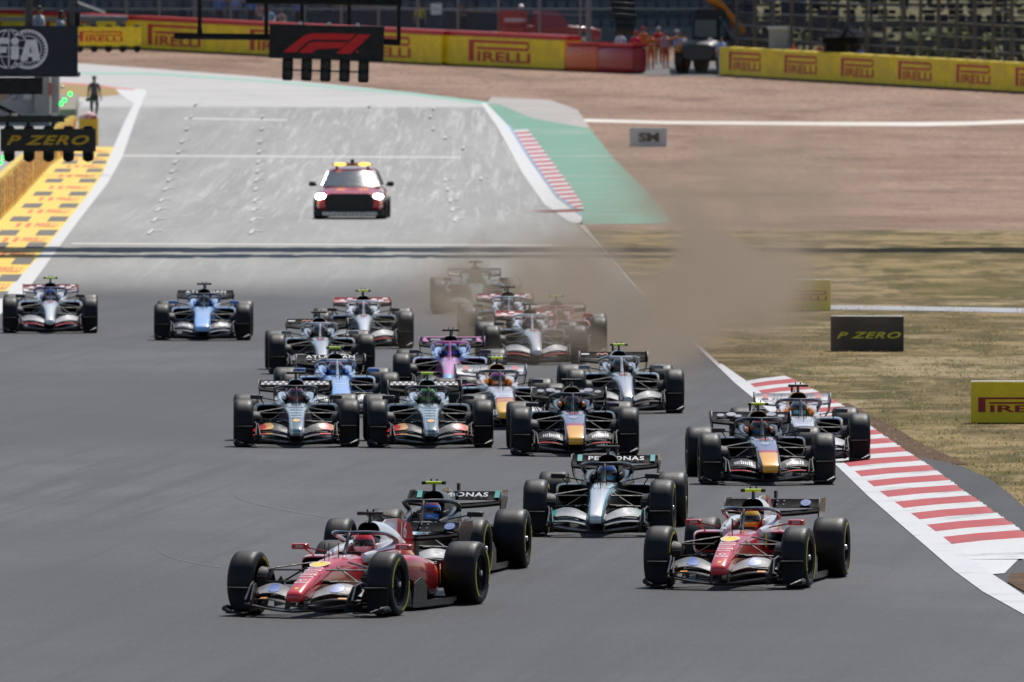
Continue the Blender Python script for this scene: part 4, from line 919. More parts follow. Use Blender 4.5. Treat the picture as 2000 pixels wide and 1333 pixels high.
def hl(a, b, c): return [P3(a, .2), P3(b, .2), P3(c, .2)]
S_ = lambda c: plain(c, .8)
NUMS = [("num16", "shark_fin")]
race_car("red and white single-seater leading the field with 16 on its fin", 622, 1203, 15.2, {**SCARLET, **SB}, SCARLET_P + NUMS, ("driver in red and white helmet inside the leading red car numbered 16", hl((.80, .03, .03), (.75, .04, .04), (.72, .7, .7)), S_((.40, .02, .03))), 3)
race_car("red and white single-seater with yellow camera pod, second row beside the kerb", 1425, 1149, 8.3, {**SCARLET, **SY}, SCARLET_P + [("num44", "shark_fin")], ("driver in yellow helmet inside the red and white car near the kerb", hl((.85, .50, .02), (.85, .50, .03), (.70, .45, .04)), S_((.45, .04, .04))), 3)
race_car("black and teal single-seater with yellow camera pod half hidden behind the leading red car", 797, 1131, 8.0, {**ARROW, **SY}, ARROW_P, ("driver in blue and red helmet inside the black car behind the leader", hl((.35, .04, .06), (.06, .12, .55), (.08, .22, .65)), S_((.1, .1, .11))), 2)
race_car("silver nosed black single-seater with teal wing tips, unobstructed in mid track", 1171, 1047, 3.3, {**ARROW, **SB}, ARROW_P, ("driver in blue helmet inside the silver nosed black car with teal wing tips", hl((.03, .10, .30), (.03, .14, .40), (.05, .25, .40)), S_((.1, .1, .11))), 1)
race_car("dark navy single-seater with yellow nose and yellow camera pod next to the kerb", 1497, 946, -2.3, {**BULL, **SY}, BULL_P, ("driver in red and green helmet inside the navy car next to the kerb", hl((.42, .04, .06), (.05, .12, .08), (.06, .2, .45)), S_((.02, .03, .07))))
race_car("white single-seater with orange intake running on the red and white kerb", 1571, 903, -1.5, {**WBLIV, **SB}, WBULL_P, ("driver in grey and turquoise helmet inside the white car on the kerb", hl((.22, .23, .28), (.20, .2, .25), (.05, .35, .45)), S_((.5, .5, .55))))
race_car("dark navy single-seater with yellow nose and black camera pod in mid track", 1122, 890, -1.0, {**BULL, **SB}, BULL_P, ("driver in dark helmet with teal visor inside the navy car in mid track", hl((.02, .03, .06), (.10, .03, .05), (.02, .25, .25)), S_((.02, .03, .07))))
race_car("chrome grey single-seater with black camera pod and red helmeted driver, of the matching pair abreast", 579, 873, -1.0, {**CHROME, **SB}, CHROME_P, ("driver in purple and red helmet inside one chrome grey car of the pair", hl((.30, .03, .06), (.13, .05, .22), (.42, .06, .05)), S_((.06, .03, .05))))
race_car("chrome grey single-seater with yellow camera pod and green helmeted driver, of the matching pair abreast", 840, 874, -1.5, {**CH2, **SY}, CHROME_P, ("driver in bright green helmet inside one chrome grey car of the pair", hl((.12, .42, .05), (.08, .28, .04), (.10, .38, .05)), S_((.05, .06, .05))))
race_car("silver grey single-seater with yellow camera pod and dark wing just ahead of the dust", 1221, 807, -2.4, {**GREY, **SY}, GREY_P, ("driver in grey green helmet inside the silver car ahead of the dust", hl((.12, .16, .17), (.10, .14, .14), (.10, .06, .06)), S_((.1, .1, .1))))
race_car("white single-seater with orange intake squeezed between a chrome grey and a navy car", 984, 838, -3.0, {**WBLIV, **SY}, WBULL_P, ("driver in magenta and orange helmet inside the white car between two others", hl((.50, .08, .30), (.30, .06, .30), (.5, .2, .1)), S_((.5, .5, .55))))
race_car("blue single-seater with yellow camera pod boxed in behind the chrome grey pair", 664, 814, -2.8, {**AZURE, **SY}, AZURE_P, ("driver in red and white helmet inside the blue car behind the chrome pair", hl((.45, .05, .08), (.3, .25, .3), (.10, .22, .40)), S_((.1, .2, .5))))
race_car("pink and light blue single-seater with pink halo", 877, 773, .5, {**PINK, **SB}, PINK_P, ("driver in light blue helmet inside the pink car", hl((.10, .35, .65), (.03, .06, .14), (.05, .10, .45)), S_((.1, .25, .55))))
race_car("dusty silver grey single-seater with black camera pod behind the blue car", 628, 731, -1.9, {**GREY, **SB}, GREY_P, ("driver in dark grey helmet inside the dusty silver car", hl((.10, .10, .12), (.16, .16, .18), (.08, .08, .1)), S_((.1, .1, .1))))
race_car("white single-seater with yellow camera pod, white halo and red rear wing", 711, 681, -1.0, {**WRED, **SY}, WRED_P, ("driver in red and dark blue helmet inside the white car with yellow pod", hl((.30, .05, .10), (.05, .05, .12), (.06, .07, .14)), S_((.2, .2, .22))))
race_car("white single-seater with black camera pod and red rear wing at the edge of the dust", 1045, 712, -2.6, {**WRED, **SB}, WRED_P, ("driver in dull red helmet inside the white car at the dust edge", hl((.35, .06, .07), (.2, .06, .06), (.1, .1, .1)), S_((.2, .2, .22))))
race_car("red winged white single-seater veiled by thin dust behind another white car", 997, 672, -1.5, {**WRED, **SB, 'halo': c_sil, 'rwflap': P3((.35, .03, .04))}, WRED_P, ("driver in grey helmet inside the white car veiled by thin dust", hl((.2, .2, .2), (.1, .1, .1), (.3, .3, .3)), S_((.2, .2, .2))))
race_car("red single-seater with yellow camera pod nearly lost in the brown dust", 1087, 693, 0, {**CRIM, **SY}, [], ("driver in pale red helmet inside the red car in the dust", hl((.4, .1, .1), (.5, .4, .4), (.4, .1, .1)), S_((.4, .05, .05))))
race_car("mint green single-seater at the back of the field in thin dust", 931, 614, -.8, {**MINT, **SB}, [], ("driver in dark green helmet inside the mint green car", hl((.03, .08, .06), (.02, .03, .03), (.03, .08, .06)), S_((.02, .12, .1))))
race_car("blue single-seater with black camera pod running wide in clear space", 396, 665, -.3, {**AZURE, **SB, 'halo': c_navy}, AZURE_P, ("driver in black and grey helmet inside the blue car in clear space", hl((.12, .13, .15), (.05, .05, .06), (.18, .2, .22)), S_((.1, .2, .5))))
race_car("white single-seater with dark blue halo and red wing beside the painted white line", 98, 651, -1.5, {**WBLU, **SY}, WRED_P, ("driver in blue helmet inside the white car with dark blue halo", hl((.05, .14, .45), (.04, .10, .35), (.3, .3, .4)), S_((.05, .06, .15))))
# ------------------------------------------------------------------ people
def person_mesh(pose):
    V = [(0, 0, .96), (0, 0, 1.12), (0, 0, 1.30), (0, .01, 1.42), (0, .01, 1.49), (0, -.01, 1.56), (0, -.01, 1.65), (0, 0, 1.73)]
    E = [(i, i + 1) for i in range(7)]; RD = [.15, .14, .165, .10, .055, .078, .095, .055]
    V.append((0, -.105, 1.61)); E.append((5, 8)); RD.append(.018)
    for s in (-1, 1):
        sw = {'stand': 0, 'walk': .22 * s, 'cross': 0, 'lean': 0}[pose]; o = len(V)
        V += [(s * .09, 0, .88), (s * .10, -sw * .5 - .02, .50), (s * .105, sw * .9, .09), (s * .11, sw * .9 - .14, .05)]; E += [(0, o), (o, o + 1), (o + 1, o + 2), (o + 2, o + 3)]; RD += [.105, .068, .045, .042]
        o = len(V)
        if pose == 'cross': arm = [(s * .19, 0, 1.39), (s * .25, -.05, 1.14), (s * .02, -.24, 1.16), (-s * .08, -.23, 1.18)]
        elif pose == 'lean': arm = [(s * .19, 0, 1.39), (s * .27, -.12, 1.18), (s * .22, -.34, 1.06), (s * .20, -.42, 1.05)]
        else: arm = [(s * .19, 0, 1.39), (s * .25, .02 + sw * .3, 1.12), (s * .26, -.06 - sw * .5, .88), (s * .26, -.08 - sw * .6, .80)]
        V += arm; E += [(3, o), (o, o + 1), (o + 1, o + 2), (o + 2, o + 3)]; RD += [.068, .05, .036, .034]
        h = Vector(arm[3]); d = (h - Vector(arm[2])).normalized(); side = Vector((0, 1, 0)) if abs(d.z) > .6 else Vector((0, 0, 1))
        for k in range(5):
            if k < 4: t = h + d * (.085 - .012 * abs(k - 1.4)) + side * (.018 * (k - 1.5))
            else: t = h + d * .03 + side * -.05
            V.append(tuple(t)); E.append((o + 3, len(V) - 1)); RD.append(.009)
    me = skin_body(V, E, RD, 1)
    me.materials.clear()
    for _ in range(5): me.materials.append(None)
    for p in me.polygons:
        c = p.center; m = 1
        if c.z < .10: m = 0
        elif c.z < .97 and abs(c.x) < .20: m = 1
        elif c.z > 1.62 or (c.z > 1.53 and c.y > .02): m = 4
        elif c.z > 1.475: m = 3
        elif pose == 'cross' and c.y < -.17 and abs(c.x) < .16 : m = 3
        elif abs(c.x) > .21 and c.z < 1.10 and pose in ('stand', 'walk'): m = 3
        elif pose == 'lean' and c.y < -.2: m = 3
        else: m = 2
        p.material_index = m; p.use_smooth = True
    return me
PM = {k: person_mesh(k) for k in ('stand', 'walk', 'cross', 'lean')}
mbc = MB(); mbc.lathe([(1.665, .108), (1.70, .106), (1.755, .075), (1.765, .002)], 16, 'z'); mbc.prism([(-.075, -.10), (.075, -.10), (.06, -.20), (-.06, -.20)], (0, 0, 1.672), (1, 0, 0), (0, 1, 0), .012); CAP = mbc.mesh("cap", 1)
def person(label, loc, pose, shirt, trousers, rz=0.0, cap=None, group=None, scale=1.0):
    d = thing("person", label, "person", loc, rz, group)
    if scale != 1: d.scale = (scale,) * 3
    mesh_obj("body", PM[pose], [M_BLACK, plain(trousers, .85), plain(shirt, .85), M_SKIN, M_HAIR], d)
    if cap: mesh_obj("cap", CAP, [plain(cap, .7)], d)
    return d

# ------------------------------------------------------------------ advertising boards on the grass
def board(label, px, py, w, h, mat, draw, name="advertising_board", rz=0.0, depth=.42, side=None):
    p = at(px, py); t = thing(name, label, "sign", (p.x, p.y, p.z), rz)
    mb = MB(); mb.box((0, depth / 2, h / 2 + .01), (w, depth, h)); o = mb.build("panel", mat, t)
    bv = o.modifiers.new("b", 'BEVEL'); bv.width = .012; bv.segments = 2
    mb = MB(); mb.box((0, depth / 2, h + .014), (w - .03, depth - .03, .008)); mb.build("top_cover", plain((.62, .62, .58), .6), t)
    for nm, m, items in draw:
        mb = MB()
        for vf, x, z in items: mb.flat(vf, (x, -.006, z), (1, 0, 0), (0, 0, 1))
        mb.build(nm, m, t, smooth=0)
    return t
board("yellow advertising board with dark red lettering cut by the picture edge", 1982, 828, 1.38, .655, M_BOARD_Y, [("lettering", plain((.30, .008, .015), .5), [(f, .10, .30) for f in logo_long_p(1.36, .235)])])
board("black advertising board with yellow P ZERO lettering on the dry grass", 1694, 687, 1.38, .655, M_BOARD_K, [("lettering", plain((.66, .62, .02), .5), [(text2d("P ZERO", 1.22, .125, .03, .35, 1.15), .03, .31)])])
board("yellow advertising board fading into the edge of the dust", 1560, 608, 1.36, .655, M_BOARD_Y, [("lettering", M_BOARD_R, [(f, .13, .33) for f in logo_long_p(.98, .215)])])
board("small white SM marker board standing on the gravel", 1266, 287, 1.42, .70, plain((.55, .55, .55), .6), [("lettering", M_BLACK, [(text2d("SM", .80, .36, .05), .02, .36)])], "marker_board")

# ------------------------------------------------------------------ barriers round the gravel
def along(pts):
    """walk a picture polyline on the ground: returns world points"""
    return [at(a, b) for a, b in pts]
def place_on_line(W, s):
    for a, b in zip(W[:-1], W[1:]):
        L = (b - a).length
        if s <= L or b is W[-1]: return a + (b - a) * (s / L), (b - a).normalized()
        s -= L
def barrier(name, label, pts, h, sec, logo_w, logo_h, xoff, strip=None, skip=()):
    W = along(pts); L = sum((b - a).length for a, b in zip(W[:-1], W[1:])); n = round(L / sec); sec = L / n
    t = thing(name, label, "barrier", W[0])
    for i in range(n):
        p, d = place_on_line(W, sec * (i + .5)); q = Matrix.Rotation(math.atan2(d.y, d.x), 3, 'Z'); pitch_ = math.asin(d.z)
        q = q @ Matrix.Rotation(-pitch_, 3, 'Y'); r = p - t.location; bk = q @ Vector((0, 1, 0)); up = q @ Vector((0, 0, 1)); ax = q @ Vector((1, 0, 0))
        mb = MB(); mb.box(r + bk * .45 + up * (h / 2 + .08), (sec - .025, .9, h), 0, q); o = mb.build("barrier_panel", M_BOARD_Y, t)
        if strip:
            mb = MB(); mb.box(r + bk * .5 + up * (h + .08 + strip / 2), (sec - .01, .8, strip), 0, q); mb.build("top_strip", M_RED, t)
        mb = MB(); mb.box(r + bk * .5 + up * .05, (sec, .86, .16), 0, q); mb.build("base_strip", M_DARK, t)
        if i not in skip:
            mb = MB()
            for f in logo_long_p(logo_w, logo_h): mb.flat(f, r - bk * .012 + up * (h * .52 + .08) + ax * xoff, ax, up)
            mb.build("lettering", M_BOARD_R, t, smooth=0)
    return t
barrier("tyre_barrier", "long yellow barrier with red lettering and red top strip across the far gravel", [(-120, 76), (155, 92), (320, 100), (530, 111), (760, 123), (1102, 139)], 1.32, 9.6, 5.5, 1.0, -.4, .22)
barrier("tyre_barrier", "yellow barrier with red lettering beneath the scaffold stand", [(1405, 149), (2080, 188)], 1.25, 6.2, 3.45, .82, -.2)
for (xa, ya, xb, yb, m, lab) in ((1104, 139.5, 1166, 142, plain((.62, .10, .02), .3, 0, .4), "glossy orange wrapped barrier block next to the yellow barrier"), (1167, 142, 1234, 145, plain((.36, .02, .03), .3, 0, .4), "glossy dark red wrapped barrier block at the opening")):
    a, b = at(xa, ya), at(xb, yb); t = thing("barrier_block", lab, "barrier", (a + b) / 2, math.atan2(b.y - a.y, b.x - a.x)); w = (b - a).length
    mb = MB(); n = 12
    rg = []
    for x, k in ((-w / 2, .97), (-w / 2 + .04, 1), (w / 2 - .15, 1), (w / 2 - .02, .95 if xa < 1150 else .86)):
        rg.append([Vector((x, .45 + (yy) * .45 * k, .62 + zz * .62 * k)) for yy, zz in [(math.copysign(abs(math.cos(q)) ** .4, math.cos(q)), math.copysign(abs(math.sin(q)) ** .4, math.sin(q))) for q in lin(0, 2 * math.pi * 19 / 20, 19)]])
    mb.loft(rg); mb.build("wrap", m, t)
    mb = MB(); mb.box((0, .45, 1.30), (w, .8, .12)); mb.build("top_strip", M_RED, t)
sheet("service_opening", [(1230, 147), (1310, 149), (1412, 152)], [(1228, 122), (1310, 118), (1400, 122)], plain((.13, .125, .12), .9, grime=.2, gscale=.3), 3, 4, 3)

# ------------------------------------------------------------------ catch fences
def fence(label, pts, off, spacing, h, post_m, post_w, wires, lean=0.0, vstep=.16):
    W = along(pts); W = [p + Vector((0, off, 0)) for p in W]
    for p in W: p.z = gz(p.y)
    L = sum((b - a).length for a, b in zip(W[:-1], W[1:])); n = int(L / spacing); t = thing("catch_fence", label, "fence", W[0])
    for i in range(n + 1):
        p, d = place_on_line(W, min(L - .01, i * spacing)); r = p - t.location; mb = MB()
        mb.tube([r, r + Vector((0, 0, h * .7)), r + Vector((0, -lean, h))], post_w, 8); mb.build("fence_post", post_m, t)
    for z in wires:
        mb = MB(); mb.tube([p - t.location + Vector((0, -.05, z)) for p in W], .022, 5); mb.build("fence_wire", M_STEEL, t)
    mb = MB(); s = 0
    while s < L - .2:
        p, d = place_on_line(W, s); r = p - t.location; mb.box(r + Vector((0, -.03, h * .35)), (.010, .010, h * .7)); s += vstep
    for k in range(int(h * .7 / .16)):
        mb.tube([p - t.location + Vector((0, -.03, .16 * k)) for p in W], .005, 3, caps=False)
    kind(mb.build("fence_mesh", M_STEEL_D, t, smooth=0), 'stuff')
    return t
fence("wire catch fence with slim grey posts behind the long yellow barrier", [(-130, 74), (320, 99), (760, 121), (1150, 139)], 2.2, 3.55, 4.2, M_GREYPOST, .055, (.55, 1.55, 2.5, 3.3))
fence("dark catch fence with bent posts behind the lettered barrier under the scaffold", [(1440, 150), (1700, 165), (2090, 188)], 2.0, 1.9, 4.2, M_STEEL_D, .085, (1.7, 2.3, 2.9, 3.5), .9, .11)
p = at(1150, 139) + Vector((0, 3.2, 0)); t = thing("fence_mast", "thick grey mast at the end of the catch fence", "post", p)
mb = MB(); mb.tube([(0, 0, 0), (0, 0, 6)], .12, 12); mb.build("mast", M_GREYPOST, t); mb = MB(); mb.box((0, 0, .05), (.5, .5, .1)); mb.build("base_plate", M_STEEL, t)

# ------------------------------------------------------------------ spectators' stand and the ground behind the barriers
STAND_Y = 783
t = thing("grandstand", "dark covered grandstand behind the far catch fence", "grandstand", (-16, STAND_Y, gz(STAND_Y)))
cD, cE = plain((.17, .18, .20), .8, grime=.3, gscale=.7), plain((.26, .265, .28), .8, grime=.3, gscale=.5)
for i in range(9):
    mb = MB(); mb.box((0, 1.0 + i * 1.1, .30 + .45 * i), (62, 1.1, .9 + .0 * i)); mb.build("tier", cD if i % 2 else cE, t)
    mb = MB(); x = -30.5
    while x < 30.5: mb.box((x, .9 + i * 1.1, .95 + .45 * i), (.42, .40, .36)); x += .55
    kind(mb.build("seats", plain((.12, .13, .15), .6) if i % 2 else plain((.19, .19, .22), .6), t, smooth=0), 'stuff')
mb = MB(); mb.box((0, 12.5, 5), (62, .4, 12)); mb.build("rear_wall", plain((.06, .065, .075), .8), t)
mb = MB(); mb.box((0, 6, 11), (63, 15, .4)); mb.build("roof", plain((.12, .12, .13), .6), t)  # unseen roof, put over the tiers to keep them in shade
for k in range(9): mb = MB(); mb.tube([(-29 + 7.2 * k, .4, -1), (-29 + 7.2 * k, .4, 11)], .14, 8); mb.build("column", M_STEEL_D, t)
for x, w in ((-14.5, 3.0), (-3.0, 5.0), (3.4, 4.0), (9, 5.5), (14.6, 3.6)):     # dark advertising hoardings and barriers at the foot of the stand
    mb = MB(); mb.box((x, -.6, .75), (w, .12, 1.5)); mb.build("hoarding", plain((.06, .065, .08), .6) if int(w) % 2 else plain((.13, .15, .18), .6), t)
mb = MB(); mb.box((8.5, -.8, 2.62), (15, .08, .10)); mb.build("rail", plain((.45, .13, .11), .6), t)
mb = MB(); mb.box((-2, -.8, 1.65), (56, .06, .07)); mb.build("rail", M_STEEL, t)
def crowd(px, y, lab, pose, shirt, trs, cap=None, dz=0.0, rz=0.0, g="spectators behind the far catch fence"):
    d = y; v = ray(px, 0); return person(lab, (v.x * d, d, gz(d) + dz), pose, shirt, trs, rz, cap, g)
BL = (.10, .20, .52)
crowd(428, 777, "person in blue shirt and dark shorts, first of the blue row behind the fence", 'stand', BL, (.05, .055, .07), dz=.75)
crowd(460, 777, "person in pale blue shirt, second of the blue row behind the fence", 'cross', (.22, .34, .68), (.06, .06, .08), dz=.75, rz=.4)
crowd(491, 777, "person in bright blue shirt, third of the blue row behind the fence", 'stand', (.13, .26, .62), (.05, .05, .06), dz=.75, rz=-.4)
crowd(509, 776, "person in pink shirt beside the blue row behind the fence", 'lean', (.50, .24, .22), (.10, .12, .2), dz=.45, rz=.5)
crowd(526, 775, "person in light blue top leaning behind the hanging frame", 'lean', (.30, .45, .70), (.1, .1, .12), dz=.2)
crowd(549, 775, "person in grey and pink top leaning next to the hanging frame", 'lean', (.35, .25, .25), (.12, .2, .35), dz=.1, rz=-.3)
crowd(583, 777, "person in violet blue shirt above the lettered panel", 'stand', (.18, .2, .55), (.05, .05, .06), dz=.7)
crowd(820, 777, "person in yellow top behind the fence", 'stand', (.55, .50, .06), (.05, .05, .06), dz=.35)
crowd(905, 778, "person in dark top behind the fence beside a white sheet", 'cross', (.06, .06, .07), (.05, .05, .06), dz=.3)
mb = MB(); v = ray(852, 18); mb.box((0, 0, 0), (.55, .03, .55)); o = mb.build("white_sheet", M_WHITE, None, hang(852, 18, 777)); tag(o, "white square sheet hung on the far catch fence", "sheet")
# marshals in the opening
def marshal(px, py, lab, pose, shirt, trs, cap=None, rz=0.0, back=0.0, g="people standing at the barrier opening"):
    q = at(px, py); q.y += back; q.z = gz(q.y); return person(lab, q, pose, shirt, trs, rz, cap, g)
OR = (.62, .17, .025)
marshal(1271, 137, "marshal in orange overalls with white collar standing in the opening", 'cross', OR, (.58, .13, .03), None, .2)
marshal(1300, 135, "marshal in red orange overalls and white vest behind the orange marshal", 'stand', (.50, .30, .38), (.55, .10, .04), None, .5)
marshal(1213, 139, "person in white shirt with folded arms behind the red barrier block", 'cross', (.60, .62, .78), (.1, .12, .18), (.2, .2, .3), 0, 4)
marshal(1242, 138, "person in red shirt and red cap next to the red barrier block", 'stand', (.65, .03, .06), (.12, .14, .2), (.60, .04, .06), .2, 2)
marshal(1258, 133, "person in orange jacket and dark trousers tucked behind the front marshals", 'stand', (.60, .15, .03), (.08, .08, .1), (.55, .05, .05), -.3, 5)
marshal(1288, 133, "person in red shirt and white cap behind the two orange marshals", 'cross', (.55, .05, .05), (.3, .1, .06), (.6, .6, .6), .2, 5.5)
marshal(1338, 136, "person in orange overalls bending by the digger wheel", 'lean', (.62, .20, .03), (.60, .18, .03), None, 1.0, .2)
marshal(1322, 134, "person in lilac shirt and white cap beside the digger wheel", 'lean', (.38, .38, .65), (.10, .11, .16), (.7, .7, .7), .9, 1)
marshal(1410, 148, "person in pale blue overalls at the end of the lettered barrier", 'stand', (.30, .45, .78), (.28, .42, .74), None, .3, 1.2)
marshal(1551, 158, "person in orange vest and dark cap leaning behind the lettered barrier", 'lean', (.62, .10, .04), (.55, .05, .03), (.05, .05, .08), 1.2, 3.2)
marshal(1605, 161, "person in orange top crouched low behind the lettered barrier", 'lean', (.50, .12, .05), (.06, .06, .07), None, .4, 3.2)
marshal(1622, 162, "person in white top and white cap in front of the dark gazebo", 'stand', (.55, .57, .55), (.1, .1, .1), (.6, .6, .6), -.3, 3.4)
marshal(1688, 166, "person in light blue shirt under the dark gazebo", 'cross', (.30, .42, .75), (.05, .06, .1), (.02, .02, .03), 0, 4.2)
q = at(1527, 157); q.y += 3.4; q.z = gz(q.y)
mb = MB(); mb.loft([srr(0, 0, 0, .05, .05)][:0] or [[Vector((a * .52, b * .45, z)) for a, b in ((-1, -1), (1, -1), (1, 1), (-1, 1))] for z in (0, 2.2)]); o = mb.build("portable_cabin", plain((.30, .32, .36), .6), None, q)
mb = MB(); mb.box((0, 0, 2.28), (1.2, 1.05, .14)); r_ = mb.build("roof", plain((.52, .55, .60), .5), o); mb = MB(); mb.box((.1, -.46, 1.0), (.7, .03, 1.8)); mb.build("door", plain((.27, .29, .33), .6), o)
tag(o, "grey portable cabin with pale roof behind the scaffold fence", "cabin")
# dark gazebo
q = at(1665, 166); q.y += 5; q.z = gz(q.y); t = thing("gazebo", "dark gazebo tent with sloped top behind the lettered barrier", "tent", q)
for sx in (-1.15, 1.15):
    for sy in (-1, 1): mb = MB(); mb.tube([(sx, sy, 0), (sx, sy, 2.0)], .04, 6); mb.build("pole", M_DARK, t)
mb = MB(); mb.add([(-1.25, -1.1, 2.0), (1.25, -1.1, 2.0), (1.25, 1.1, 2.0), (-1.25, 1.1, 2.0), (0, 0, 2.5), (-1.25, -1.1, 1.75), (1.25, -1.1, 1.75), (1.25, 1.1, 1.75), (-1.25, 1.1, 1.75)], [(0, 1, 4), (1, 2, 4), (2, 3, 4), (3, 0, 4), (5, 6, 1, 0), (6, 7, 2, 1), (8, 5, 0, 3)]); mb.build("canopy", plain((.010, .011, .014), .95, spec=.05), t)
mb = MB(); mb.box((0, 1.05, 1.0), (2.3, .04, 2.0)); mb.build("back_panel", M_BLACK, t)

# scaffold stand with sunlit bank showing through
q0 = at(1440, 150); SY_ = q0.y + 9
t = thing("scaffold_stand", "dark scaffold stand with gaps showing sunlit greenery behind the lettered barrier", "scaffold", (20, SY_, gz(SY_)))
for i in range(13):
    x = -9.6 + 1.55 * i
    for y in (0, 2.2): mb = MB(); mb.tube([(x, y, -.5), (x, y, 8)], .05, 6); mb.build("upright", M_STEEL_D, t)
    mb = MB(); mb.tube([(x, 0, .6 + (i % 2) * 2), (x + 1.55, 0, 2.6 - (i % 2) * 2)], .035, 5); mb.tube([(x, 0, 2.6 + (i % 2) * 2), (x + 1.55, 0, 4.6 - (i % 2) * 2)], .035, 5); kind(mb.build("brace", M_STEEL_D, t), 'stuff')
for z in (1.35, 2.45, 3.3, 4.2): mb = MB(); mb.tube([(-10, 0, z), (10.5, 0, z)], .045, 6); mb.build("ledger", M_STEEL_D, t)
for k, (z, y, h_) in enumerate(((1.25, 1.0, .16), (2.15, 1.8, .30), (3.05, 2.6, .12))): mb = MB(); mb.box((0, y, z), (20.5, .6, h_)); mb.build("deck", M_STEEL_D, t)
mb = MB(); mb.box((0, 3, 8), (22, 9, .2)); mb.build("roof", M_STEEL_D, t)
for x, w, z in ((-8.6, 1.8, 1.1), (-7, 1.2, 2.9), (-3.6, 1.5, .9), (4.6, 1.2, .7), (7.2, 1.0, 2.6), (-5.4, 1.0, 2.2)): mb = MB(); mb.box((x, .15, z), (w, .06, 1.3)); mb.build("screen_panel", plain((.035, .04, .05), .7), t)
mb = MB()
for i in range(46):
    for j in range(17):
        if random.random() < .80: mb.box((-10 + .45 * i + random.uniform(-.1, .1), 2.9 + random.uniform(0, .3), .2 + .28 * j), (random.uniform(.25, .5), .03, random.uniform(.15, .32)))
kind(mb.build("netting", plain((.03, .035, .045), .8), t, smooth=0), 'stuff')
# sunlit bank and bushes behind
BK = soil_mat("bank_earth", (.05, .06, .022), (.22, .19, .12))
mb = MB(); xs = lin(11.5, 60, 26); vs = []; fs = []
for d, z in ((SY_ + 6, -.2), (SY_ + 14, 1.0), (SY_ + 26, 4.5), (SY_ + 45, 9)):
    for x in xs: vs.append((x + random.uniform(-.3, .3), d, gz(SY_) + z + random.uniform(-.2, .2)))
w_ = len(xs); fs = [(i * w_ + c, i * w_ + c + 1, (i + 1) * w_ + c + 1, (i + 1) * w_ + c) for i in range(3) for c in range(w_ - 1)]
mb.add(vs, fs); kind(mb.build("earth_bank", BK), 'structure')
LEAFM = {}
def bush(x, y, z, r, col, lab):
    t = thing("bush", lab, "bush", (x, y, z), 0, "bushes on the bank behind the scaffold stand")
    mb = MB()
    for k in range(420):
        u = Vector((random.gauss(0, 1), random.gauss(0, 1), random.gauss(0, 1))).normalized() * r * random.uniform(.45, 1) ** .6
        u.z = abs(u.z) * .9 + .15; a = Vector((random.gauss(0, 1), random.gauss(0, 1), random.gauss(0, 1))).normalized(); b = a.orthogonal().normalized(); s_ = random.uniform(.07, .16) * r
        mb.add([u - a * s_, u + b * s_ * .6, u + a * s_, u - b * s_ * .6], [(0, 1, 2, 3)])
    mb.build("foliage", plain(col, .7, grime=.4, gscale=2), t, smooth=0)
    mb = MB()
    for k in range(4): mb.tube([(0, 0, -.6), (random.uniform(-.5, .5) * r, random.uniform(-.3, .3) * r, .6 * r)], [.07, .02], 5)
    mb.build("stem", plain((.08, .05, .03), .9), t)
for k, (x, dz, r, col) in enumerate(((19.5, .5, 1.5, (.16, .22, .04)), (21.4, .9, 1.3, (.24, .26, .05)), (23.4, 1.0, 1.2, (.10, .16, .04)), (14.6, 1.2, 1.3, (.14, .15, .06)), (26.2, 1.8, 1.1, (.05, .22, .08)), (17.0, .4, 1.1, (.30, .17, .07)), (27.8, .9, 1.4, (.14, .17, .06)))):
    bush(x, SY_ + 11 + k % 3, gz(SY_) + dz, r, col, ("yellow green", "bright olive", "dark green", "grey green", "deep green high", "rusty brown", "dull green outermost")[k] + " bush seen through the scaffold stand")

# ------------------------------------------------------------------ telehandler and red pickup behind the barrier
q = at(1392, 146); q.y += 2; q.z = gz(q.y)
t = thing("telehandler", "dark telehandler with raised orange boom in the barrier opening", "digger", q, R(-20))
DK = plain((.018, .022, .028), .45); OB = plain((.50, .18, .015), .55)
mb = MB(); mb.loft([srr(y, 0, z, w, h, 4, 16) for y, z, w, h in ((-2.0, 1.0, .75, .35), (-1.6, 1.05, .95, .5), (1.4, 1.1, 1.0, .55), (2.2, 1.1, .8, .4))]); mb.build("body", DK, t)
mb = MB(); mb.loft([[Vector((x * k, y * k + .2, z)) for x, y in ((-.75, -.8), (.55, -.8), (.55, .8), (-.75, .8))] for z, k in ((1.5, 1), (2.5, .95), (2.95, .78))]); c_ = mb.build("cab", M_BLACK, t)
for sx in (-1, 1): mb = MB(); mb.prism([(-.6, 1.65), (.9, 1.65), (.75, 2.5), (-.5, 2.5)], (.58 * sx if sx > 0 else -.76, 0, 0), (0, 1, 0), (0, 0, 1), .02 * sx); mb.build("side_window", plain((.05, .08, .10), .1), t)
mb = MB(); mb.prism([(-.65, 1.65), (.45, 1.65), (.42, 2.45), (-.62, 2.45)], (0, -.64, 0), (1, 0, 0), (0, 0, 1), -.02); mb.build("windscreen", plain((.05, .085, .11), .1), t)
mb = MB(); mb.tube([(.8, 1.9, 1.9), (.2, .4, 3.15), (-.9, -1.6, 4.4), (-1.4, -2.4, 4.9)], [.22, .22, .2, .16], 8); mb.build("boom", OB, t)
mb = MB(); mb.tube([(.85, 1.0, 1.2), (.45, -.4, 2.6)], .09, 8); mb.build("ram", M_STEEL, t)
